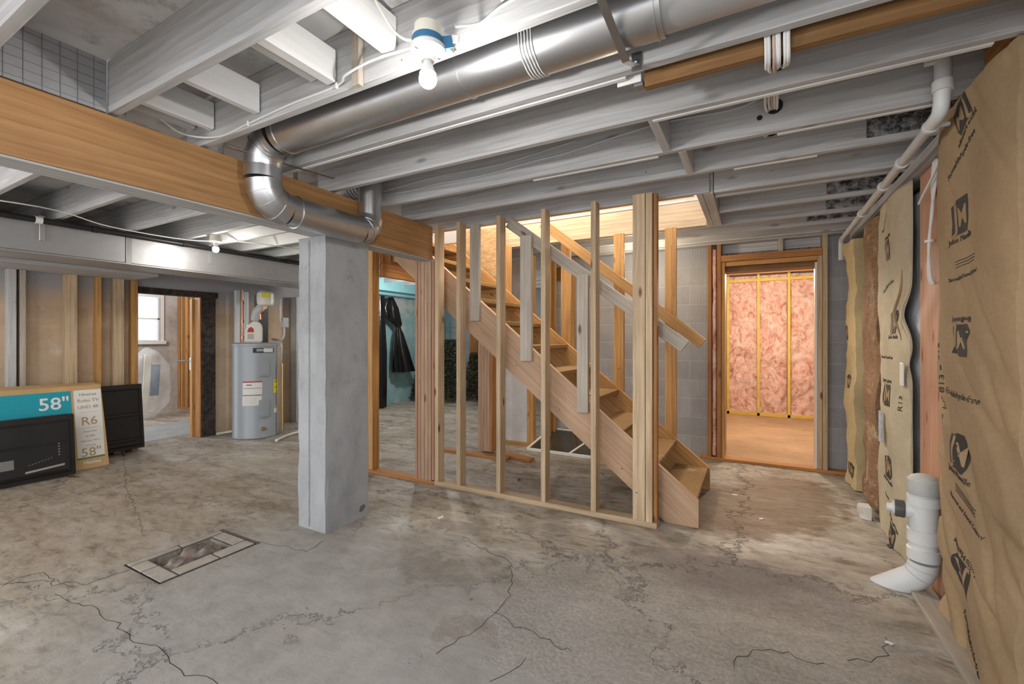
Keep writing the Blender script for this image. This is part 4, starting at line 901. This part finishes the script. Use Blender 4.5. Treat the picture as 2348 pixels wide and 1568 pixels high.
# side room framing
fr_ = thing('side_room_framing', 'row of orange studs seen through the charred doorway', 'partition', (-9, 4.2, 0))
bx('bottom_plate', (-9.24, -7.0), (4.19, 4.28), (0, .038), pine_orange, fr_)
for k, x in enumerate((-9.24, -9.12, -8.98, -8.80, -8.62, -8.45, -8.2, -7.8, -7.4)): bx('stud', (x, x+(.04 if k % 2 else .09)), (4.191, 4.279), (.038, ZJ), (pine_orange, pine_warm)[k % 2], fr_)
w1 = struct(thing('window_1', None, None, (-9.27, 3.74, 1.24)))
def wp(name, y, z, m=white, x=(-9.30, -9.23)): return struct(bx(name, x, y, z, m, w1))
wp('window_frame', (3.50, 3.57), (1.2, 2.06)); wp('window_frame', (3.91, 3.98), (1.2, 2.06)); wp('window_frame', (3.57, 3.91), (2.0, 2.06)); wp('window_sill', (3.48, 4.0), (1.17, 1.23), x=(-9.30, -9.20)); wp('sash_bar', (3.57, 3.91), (1.60, 1.63)); wp('sash_bar', (3.56, 3.60), (1.23, 2.0)); wp('sash_bar', (3.88, 3.92), (1.23, 2.0))
wp('pane', (3.60, 3.88), (1.23, 2.0), gl, x=(-9.28, -9.274))
bm = bmesh.new(); bmesh.ops.create_icosphere(bm, subdivisions=4, radius=1)
for v in bm.verts:
    n = noise.noise(v.co*2)*.25+noise.noise(v.co*5)*.1; v.co = Vector((v.co.x*.22*(1+n), v.co.y*.27*(1+n), v.co.z*.56*(1+n*.3)))
tb_ = fin('debris_bag', bm, clearp, None, Matrix.Translation((-8.4, 3.42, .56)), True); tag(tb_, 'tall clear plastic bag of scraps standing in the side room', 'bag')
t_ = board('wood_scrap', (-8.4, 3.36, .12), (-8.44, 3.42, 1.02), .09, .02, offwhite, None, (0, 1, 0)); tag(t_, 'pale wood strip standing in the clear plastic bag', 'lumber')
t_ = board('foam_scrap', (-8.5, 3.5, .35), (-8.48, 3.52, .85), .16, .03, plain('blue_foam', (.10, .22, .36), .6, var=.4), None, (0, 1, 0)); tag(t_, 'blue scrap inside the clear plastic bag', 'scrap')
tag(bx('floor_sheet', (-7.7, -6.55), (2.0, 3.6), (0, .004), plain('grey_floor_sheet', (.34, .37, .38), .5, var=.2, vs=5)), 'pale grey sheet on the floor just inside the charred doorway', 'sheet')

# ---------------------------------------------------------------- television box and televisions
tx = thing('television_box', 'large cardboard television carton with teal print leaning on the left wall', 'box', (-5.8, 1.3, 0))
lean = math.atan(.13/.81); Mb = frame((-5.70, 1.985, 0), (0, 1, 0), (-math.sin(lean), 0, math.cos(lean)))   # local x along +Y, y up the face, z out
BW, BH, BD = 1.45, .815, .17
prism('carton', [(-BW, 0), (0, 0), (-.025, BH), (-BW, BH)], -BD, 0, cardb, tx, Mb, .004)
prism('flap', [(-BW, 0), (-.03, 0), (-.045, .12), (-.60, .17), (-BW, .17)], 0, .004, cardb, tx, Mb @ Matrix.Translation((0, BH, -.001)) @ Matrix.Rotation(R(-75), 4, 'X'))
def on(name, x0, x1, y0, y1, m, z=.001, p=tx): return prism(name, [(x0, y0), (x1, y0), (x1, y1), (x0, y1)], 0, .001, m, p, Mb @ Matrix.Translation((0, 0, z)))
tp = on('teal_print', -BW+.02, -.255, .03, BH-.045, tealp)
on('dark_print', -BW+.06, -.29, .03, .56, tealdk, .0022, tp); on('tile_picture', -.60, -.50, .44, .50, plain('pic_mauve', (.22, .17, .28), .5), .0034, tp); on('tile_picture', -.49, -.42, .45, .50, plain('pic_orange', (.35, .16, .08), .5), .0034, tp); on('tile_picture', -.41, -.32, .46, .50, plain('pic_red', (.38, .1, .1), .5), .0034, tp); on('tile_picture', -.80, -.65, .43, .48, plain('pic_pink', (.6, .4, .4), .5), .0034, tp)
text('print_text', '58"', .16, Mb @ Matrix.Translation((-.375, .655, .003)), white, tp, bold=.002)
text('print_text', 'Roku TV', .035, Mb @ Matrix.Translation((-.76, .50, .004)), white, tp)
text('print_text', 'Hisense', .022, Mb @ Matrix.Translation((-.33, .535, .004)), white, tp)
wpn = on('white_panel', -.235, -.03, .115, BH-.045, paperw)
for s_, y, sz in (('Hisense', .725, .042), ('Roku TV', .665, .045), ('UHD 4K', .60, .045), ('R6', .46, .115), ('Motion Rate', .36, .02), ('4K HDR', .315, .02), ('Dolby Vision HDR10', .27, .017), ('DTS Studio', .225, .017), ('58"', .155, .115)):
    text('print_text', s_, sz, Mb @ Matrix.Translation((-.132, y, .0032)), goldink, wpn)
for y in (.55, .395, .205): on('rule_line', -.20, -.065, y, y+.0018, goldink, .0022, wpn)
on('green_stripe', -.24, -.03, .098, .110, green); text('print_text', 'Hisense', .042, Mb @ Matrix.Translation((-.13, .06, .002)), white, tx, bold=.001)
on('shipping_print', -BW+.1, -.9, BH-.035, BH-.01, kraft)
def tv(label, base, L, Hh, ln, kind):
    t = thing('television', label, 'television', base)
    M1 = frame(base, (0, 1, 0), (-math.sin(ln), 0, math.cos(ln)))
    sh = prism('rear_shell', [(-L, .0), (0, .0), (0, Hh), (-L, Hh)], -.035, 0, blackp, t, M1, .006)
    def raised(name, x0, x1, y0, y1, z0, z1, ins, m=blackp):
        bm = bmesh.new(); a = [bm.verts.new(p) for p in ((x0, y0, z0), (x1, y0, z0), (x1, y1, z0), (x0, y1, z0))]; b = [bm.verts.new(p) for p in ((x0+ins, y0+ins, z1), (x1-ins, y0+ins, z1), (x1-ins, y1-ins, z1), (x0+ins, y1-ins, z1))]
        bm.faces.new(a[::-1]); bm.faces.new(b)
        for k in range(4): bm.faces.new((a[k], a[(k+1) % 4], b[(k+1) % 4], b[k]))
        return fin(name, bm, m, t, M1)
    raised('rear_cover', -L+.03, -.03, .03, Hh-.05, 0, .022, .02)
    if kind == 1:
        raised('electronics_housing', -L+.05, -.05, .04, Hh*.58, .0225, .05, .03)
        for k in range(5): prism('port', [(0, 0), (.012, 0), (.012, .012), (0, .012)], 0, .002, steel, t, M1 @ Matrix.Translation((-.13, .30-k*.025, .0505)))
        for k in range(8): prism('port', [(0, 0), (.010, 0), (.010, .006), (0, .006)], 0, .002, steel, t, M1 @ Matrix.Translation((-.32+k*.02, .15+.005*k, .0505)))
        prism('label', [(-.50, .14), (-.405, .14), (-.405, .22), (-.50, .22)], 0, .001, steel, t, M1 @ Matrix.Translation((0, 0, .0505)))
        prism('light_strip', [(-.34, .085), (-.09, .105), (-.09, .122), (-.34, .102)], 0, .001, plain('strip_grey', (.35, .31, .28), .6), t, M1 @ Matrix.Translation((0, 0, .0505)))
    else:
        raised('rib', -L+.06, -.05, Hh*.50, Hh*.56, .0225, .032, .008); raised('rib', -L+.06, -.05, Hh*.12, Hh*.18, .0225, .032, .008)
    return t, M1
t1, M1 = tv('black flat television seen from behind, leaning on the teal carton', (-5.545, 1.688, .012), .98, .56, .10, 1)
board('foot', (-5.52, 1.62, .008), (-5.40, 1.66, .006), .03, .012, brass, t1, (0, 1, 0))
t2, M2 = tv('black flat television leaning on the wall studs beside the doorway', (-6.02, 2.41, .05), 1.20, .715, .11, 2)
board('foot', (-6.0, 2.20, .055), (-5.96, 2.20, .0), .02, .02, blackp, t2, (0, 1, 0))

# ---------------------------------------------------------------- water heater corner
hx_, hy_, hrr = -5.74, 3.50, .262
wh = thing('water_heater', 'grey cylindrical electric water heater standing by the left wall', 'water heater', (hx_, hy_, 0))
lathe('tank', [(hrr-.02, 0.0), (hrr, .006), (hrr, .03), (hrr-.003, .035), (hrr-.003, 1.17), (hrr+.003, 1.175), (hrr+.003, 1.20), (hrr-.02, 1.215), (.02, 1.22)], (hx_, hy_, 0), heatgrey, wh, 64)
def onheater(name, ang, z0, z1, wid, th_, m, par=wh, r0=hrr-.001):
    """curved plate on the tank. ang degrees (0=+X)"""
    bm = bmesh.new(); n = 8; half = wid/r0/2; rows = []
    for rad in (r0, r0+th_):
        rows.append([[bm.verts.new((hx_+rad*math.cos(R(ang)+half*(2*k/n-1)), hy_+rad*math.sin(R(ang)+half*(2*k/n-1)), z)) for k in range(n+1)] for z in (z0, z1)])
    a, b = rows
    for k in range(n):
        bm.faces.new((b[0][k], b[0][k+1], b[1][k+1], b[1][k])); bm.faces.new((a[0][k+1], a[0][k], a[1][k], a[1][k+1]))
        bm.faces.new((a[0][k], a[0][k+1], b[0][k+1], b[0][k])); bm.faces.new((a[1][k+1], a[1][k], b[1][k], b[1][k+1]))
    bm.faces.new((a[0][0], b[0][0], b[1][0], a[1][0])); bm.faces.new((a[0][n], a[1][n], b[1][n], b[0][n]))
    return finw(name, bm, m, par, True)
A0 = -31    # direction from the tank to the camera
for z0 in (.79, .27): 
    c_ = onheater('access_cover', A0+22, z0, z0+.22, .13, .012, heatgrey); onheater('cover_ridge', A0+22, z0+.02, z0+.20, .10, .018, heatgrey, c_)
o = onheater('warning_label', A0-8, .56, .73, .22, .0015, paperw); onheater('label_header', A0-8, .715, .73, .22, .002, redink, o); onheater('label_lines', A0-8, .64, .645, .2, .002, ink, o); onheater('label_lines', A0-8, .555, .56, .2, .002, ink, o); onheater('label_text', A0-16, .68, .69, .06, .002, ink, o)
o = onheater('rating_label', A0-9, .425, .545, .22, .0015, paperw); 
for k in range(4): onheater('label_lines', A0-12, .45+k*.022, .453+k*.022, .13, .002, plain('pale_ink', (.45, .45, .45), .7), o)
o = onheater('energy_label', A0+63, .56, .73, .12, .0015, yellow); onheater('label_lines', A0+60, .70, .71, .06, .002, ink, o); onheater('label_lines', A0+62, .63, .64, .05, .002, ink, o)
onheater('small_label', A0+62, .30, .36, .09, .0015, paperw); onheater('small_label', A0+62, .38, .392, .07, .0015, yellow)
o = onheater('badge', A0+22, 1.09, 1.15, .26, .004, blackp); onheater('badge_plate', A0+33, 1.095, 1.145, .12, .008, white, o); onheater('badge_plate', A0+12, 1.105, 1.14, .09, .006, heatgrey, o)
vd = Vector((math.cos(R(A0+20)), math.sin(R(A0+20)), 0))
lathe('drain_valve', [(.028, 0), (.026, .008), (.012, .01), (.012, .035), (.015, .036), (.015, .05)], Vector((hx_, hy_, .12))+vd*(hrr-.006), brass, wh, 18, vd)
rl = thing('relief_pipe', 'copper relief discharge pipe beside the water heater', 'pipe', (-5.5, 3.77, 0))
pv = (-5.50, 3.72)
tube('pipe', [(pv[0], pv[1], .06), (pv[0], pv[1], .92)], .016, brass, rl, 12); lathe('coupling', [(.024, -.02), (.024, .02)], (*pv, .92), brass, rl, 14)
tube('steel_hose', [(pv[0]-.02, pv[1], .93), (pv[0]-.01, pv[1], 1.1), (pv[0]-.03, pv[1]-.01, 1.20), (pv[0]-.07, pv[1]-.03, 1.25), (pv[0]-.15, pv[1]-.05, 1.26)], .012, steel, rl, 10, 4)
tag(bx('white_pipe', (-6.17, -6.12), (3.47, 3.52), (.02, 1.92), pvc), 'upright white PVC pipe behind the water heater on its left', 'pipe')
tag(tube('white_pipe', [(-6.16, 3.62, 0.02), (-6.16, 3.62, 1.91)], .038, pvc, None, 20), 'thick white upright pipe behind the white jug', 'pipe')
cp = tag(tube('copper_pipe', [(-5.98, 3.47, 1.21), (-5.98, 3.47, 1.92)], .012, copper, None, 12), 'thin copper pipe rising from the left of the heater top', 'pipe')
for z in (1.28, 1.5, 1.74): lathe('coupling', [(.018, -.02), (.018, .02)], (-5.98, 3.47, z), copper, cp, 12)
tag(tube('flexible_duct', [(-5.92, 3.60, 1.52), (-5.88, 3.60, 1.62), (-5.82, 3.66, 1.72), (-5.90, 3.72, 1.80), (-5.96, 3.74, 1.91)], [.05, .06, .055, .06, .055], pvc_grey, None, 18, 5), 'short curved pale flexible duct behind the expansion tank', 'duct')
jg = thing('plastic_jug', 'cream plastic jug with a red label standing on the water heater', 'jug', (-5.72, 3.48, 1.22))
Mj = Matrix.Translation((-5.71, 3.46, 1.2205)) @ Matrix.Rotation(R(A0+90), 4, 'Z')
def jbox(name, pts, y0, y1, m, par, bev): return prism(name, pts, y0, y1, m, par, Mj @ Matrix.Rotation(R(90), 4, 'X'), bev, True)
jbox('jug_body', [(-.095, 0), (.095, 0), (.10, .02), (.10, .20), (.075, .255), (.02, .275), (-.03, .26), (-.09, .17), (-.1, .02)], -.055, .055, offwhite, jg, .012)
jbox('label', [(-.075, .13), (.0, .13), (.0, .17), (-.03, .20), (-.06, .18)], .0555, .057, redink, jg, 0); jbox('label_lower', [(-.07, .04), (.0, .04), (.0, .11), (-.07, .11)], .0555, .057, plain('faded_print', (.5, .45, .42), .6), jg, 0)
lathe('jug_cap', [(.02, 0), (.02, .02)], Mj @ Vector((-.06, 0, .205)), white, jg, 16)
et = thing('expansion_tank', 'small cream expansion tank with yellow sticker hanging below the trunk duct', 'tank', (-5.62, 3.56, 1.72))
lathe('tank_body', [(.02, -.095), (.08, -.09), (.098, -.07), (.102, 0), (.098, .07), (.08, .09), (.02, .10)], (-5.62, 3.56, 1.79), offwhite, et, 36)
lathe('tank_band', [(.1025, -.004), (.104, 0), (.1025, .004)], (-5.62, 3.56, 1.79), white, et, 36)
M_ = frame((-5.62+.1015*math.cos(R(A0)), 3.56+.1015*math.sin(R(A0)), 1.83), (-math.sin(R(A0)), math.cos(R(A0)), 0), (0, 0, 1)); prism('sticker', [(-.045, -.03), (.045, -.03), (.045, .03), (-.045, .03)], 0, .004, yellow, et, M_)
tube('copper_joint', [(-5.64, 3.56, 1.70), (-5.645, 3.56, 1.64), (-5.70, 3.55, 1.60), (-5.70, 3.55, 1.56), (-5.70, 3.55, 1.52)], .017, copper, et, 12, 4)
tube('hanger_wire', [(-5.62, 3.56, 1.885), (-5.62, 3.56, 1.915)], .004, steel, et, 6)
dx_ = thing('disconnect_box', 'small grey electrical box with conduit right of the heater', 'electrical box', (-5.56, 3.80, 1.5))
bx('box', (-5.60, -5.53), (3.76, 3.83), (1.42, 1.55), galv_dull, dx_); tube('conduit', [(-5.58, 3.74, 1.80), (-5.58, 3.75, 1.50)], .012, pvc_grey, dx_, 10); tube('conduit', [(-5.58, 3.80, 1.42), (-5.59, 3.80, 1.30), (-5.62, 3.77, 1.25), (-5.67, 3.70, 1.245)], .013, pvc_grey, dx_, 10, 4)
tag(bx('back_board', (-6.24, -6.215), (3.83, 3.98), (.30, 1.90), blackp), 'narrow dark panel on the wall behind the heater pipes', 'panel')
tag(tube('floor_hose', [(-5.15, 3.40, .018), (-5.3, 3.66, .018), (-5.35, 3.95, .018), (-5.3, 4.3, .02), (-5.1, 4.6, .018)], .018, offwhite, None, 10, 5), 'cream hose lying on the floor right of the water heater', 'hose')
tag(tube('floor_pipe', [(-6.17, 3.25, .02), (-6.15, 3.62, .02)], .018, offwhite, None, 12), 'short cream pipe lying on the floor left of the water heater', 'pipe')
tag(bx('wall_chase', (-6.24, -6.1), (4.35, 4.6), (0, 1.9), painted), 'grey boxed chase at the left wall before the teal room', 'board')

# ---------------------------------------------------------------- teal room seen past the laminated post
o = bx('teal_bulkhead', (-6.24, -5.7), (4.9, 8.4), (2.12, ZS-.002), ductteal); tag(o, 'teal painted bulkhead along the top of the teal wall', 'bulkhead')
tag(tube('teal_pipe', [(-5.85, 4.7, 2.085), (-5.9, 8.4, 2.085)], .03, ductteal, None, 16), 'pale teal pipe running under the teal bulkhead', 'pipe')
# draped black plastic
def cloth(name, loc, prof, mat, label, cat, parent=None, folds=9, amp=.18, seed=1, sq=(1, .5)):
    bm = bmesh.new(); seg = 60; rings = []
    for j, (r, z, ox, oy) in enumerate(prof):
        ring = []
        for k in range(seg):
            a = 2*math.pi*k/seg; f = 1+amp*math.sin(folds*a+seed+z*1.5)+.25*noise.noise(Vector((math.cos(a)*2, math.sin(a)*2, z*4+seed)))
            ring.append(bm.verts.new((ox+r*f*math.cos(a)*sq[0], oy+r*f*math.sin(a)*sq[1], z)))
        rings.append(ring)
    for a, b in zip(rings, rings[1:]):
        for k in range(seg): bm.faces.new((a[k], a[(k+1) % seg], b[(k+1) % seg], b[k]))
    bm.faces.new(rings[0][::-1]); bm.faces.new(rings[-1])
    o = fin(name, bm, mat, parent, Matrix.Translation(loc), True)
    if label: tag(o, label, cat)
    return o
cloth('black_bag', (-6.03, 6.60, 0), [(.26, .62, 0, .04), (.25, .70, 0, .03), (.18, 1.0, -.0, -.04), (.10, 1.35, -.0, -.10), (.05, 1.48, 0, -.12), (.10, 1.55, 0, -.14), (.16, 1.66, 0, -.25), (.14, 1.85, 0, -.30), (.05, 2.05, 0, -.32)], blackbag, 'black plastic bag tied and hanging by the teal wall', 'bag', sq=(.5, 1))
cloth('black_sheet', (-6.02, 5.90, 0), [(.20, .0, 0, 0), (.20, .5, 0, 0), (.19, 1.0, 0, 0), (.18, 1.5, 0, 0), (.15, 2.05, 0, 0)], blackbag, 'long black plastic sheet hanging down to the floor by the teal wall', 'sheet', seed=4, sq=(.5, 1))
def bush(loc, h, r, n, label, seed):
    rnd = random.Random(seed); t = thing('artificial_bush', label, 'plant', loc); bm = bmesh.new()
    tube_bm(bm, [(0, 0, 0), (.01, 0, h*.5), (0, .01, h*.9)], [.02, .015, .006], 6); 
    for v in bm.verts: v.co += Vector(loc)
    finw('stem', bm, brownwood, t)
    bm = bmesh.new()
    for k in range(n):
        z = h*(rnd.random()**.85); rad = r*(1-.45*z/h)*math.sqrt(rnd.random()); a = rnd.random()*6.283
        c = Vector((rad*math.cos(a), rad*math.sin(a), .03+z)); u = Vector((rnd.uniform(-1, 1), rnd.uniform(-1, 1), rnd.uniform(-.6, .8))).normalized(); v = u.cross(Vector((rnd.random(), rnd.random(), rnd.random()))).normalized(); s = rnd.uniform(.018, .035); w_ = u.cross(v)*s*.25
        p = [c-u*s, c+v*s*.5+w_, c+u*s, c-v*s*.5+w_]; q = [bm.verts.new(Vector(loc)+x) for x in p]; bm.faces.new((q[0], q[1], q[2])); bm.faces.new((q[0], q[2], q[3]))
    finw('foliage', bm, leafm, t); return t
bush((-5.95, 7.05, 0), .5, .24, 1500, 'low dark artificial bush at the foot of the teal wall', 1)
bush((-5.35, 7.15, 0), 1.22, .34, 4200, 'tall dark artificial bush seen between the first studs', 2)
bush((-4.92, 7.65, 0), .95, .36, 3600, 'rounded dark artificial bush seen just left of the rear laminated post', 3)
pb2 = tag(bx('insulation_panel', (-5.25, -4.2), (8.40, 8.49), (0, 2.1), kraft_yel), 'yellow paper insulation panel on the far wall behind the bushes', 'insulation')
jm(-4.75, 1.15, .14, pb2, frame((0, 8.398, 0), (1, 0, 0), (0, 0, 1)), sub=False) if False else None
Mp = frame((0, 8.398, 0), (1, 0, 0), (0, 0, 1)); jm(-4.72, 1.18, .15, pb2, Mp, sub=True); text('printed_code', 'R13 R13', .09, Mp @ Matrix.Translation((-5.05, 1.3, 0)), ink, pb2, rot=R(90))
wr = thing('wire_rack', 'thin wire shelf rack behind the tall artificial bush', 'rack', (-6.0, 8.0, 0))
for x in (-6.1, -5.7): tube('upright', [(x, 8.0, 0), (x, 8.0, 1.75)], .012, steel, wr, 8)
for z in (.9, 1.2, 1.5): bx('shelf_bar', (-6.1, -5.7), (7.99, 8.01), (z, z+.012), steel, wr)
tag(bx('far_stud', (-5.6, -5.4), (8.3, 8.39), (0, ZJ), pine_orange), 'wide orange stud on the far wall behind the tall bush', 'stud')
tag(bx('rim_board', (.79, .83), (1.75, 2.40), (2.255, 2.47), pine_orange), 'orange rim board above the top of the big brown batt', 'board')
# small scraps on the floor
for k, (px, py, w_, m, lab) in enumerate(((1685, 1135, .05, offwhite, 'pale wood chip on the brown floor right of the stairs'), (1745, 1190, .035, white, 'small white chip on the floor between stairs and pale batt'), (1010, 1187, .06, white, 'white flake on the floor near the foot of the concrete post'), (1190, 1140, .05, blackp, 'dark curled scrap on the floor under the stairs'), (2040, 1475, .03, white, 'small white fleck on the floor near the floor plank'), (1705, 1238, .07, brickm, 'flat tan chip on the damp stained floor'))):
    x, y = fl(px, py) if k != 3 else fl(1190, 1100)
    t_ = prism('floor_chip', [(-w_/2, -w_/5), (w_/3, -w_/4), (w_/2, w_/6), (-w_/4, w_/4)], 0, .004, m, None, Matrix.Translation((x, y, .0005)) @ Matrix.Rotation(k*.7, 4, 'Z')); tag(t_, lab, 'scrap')
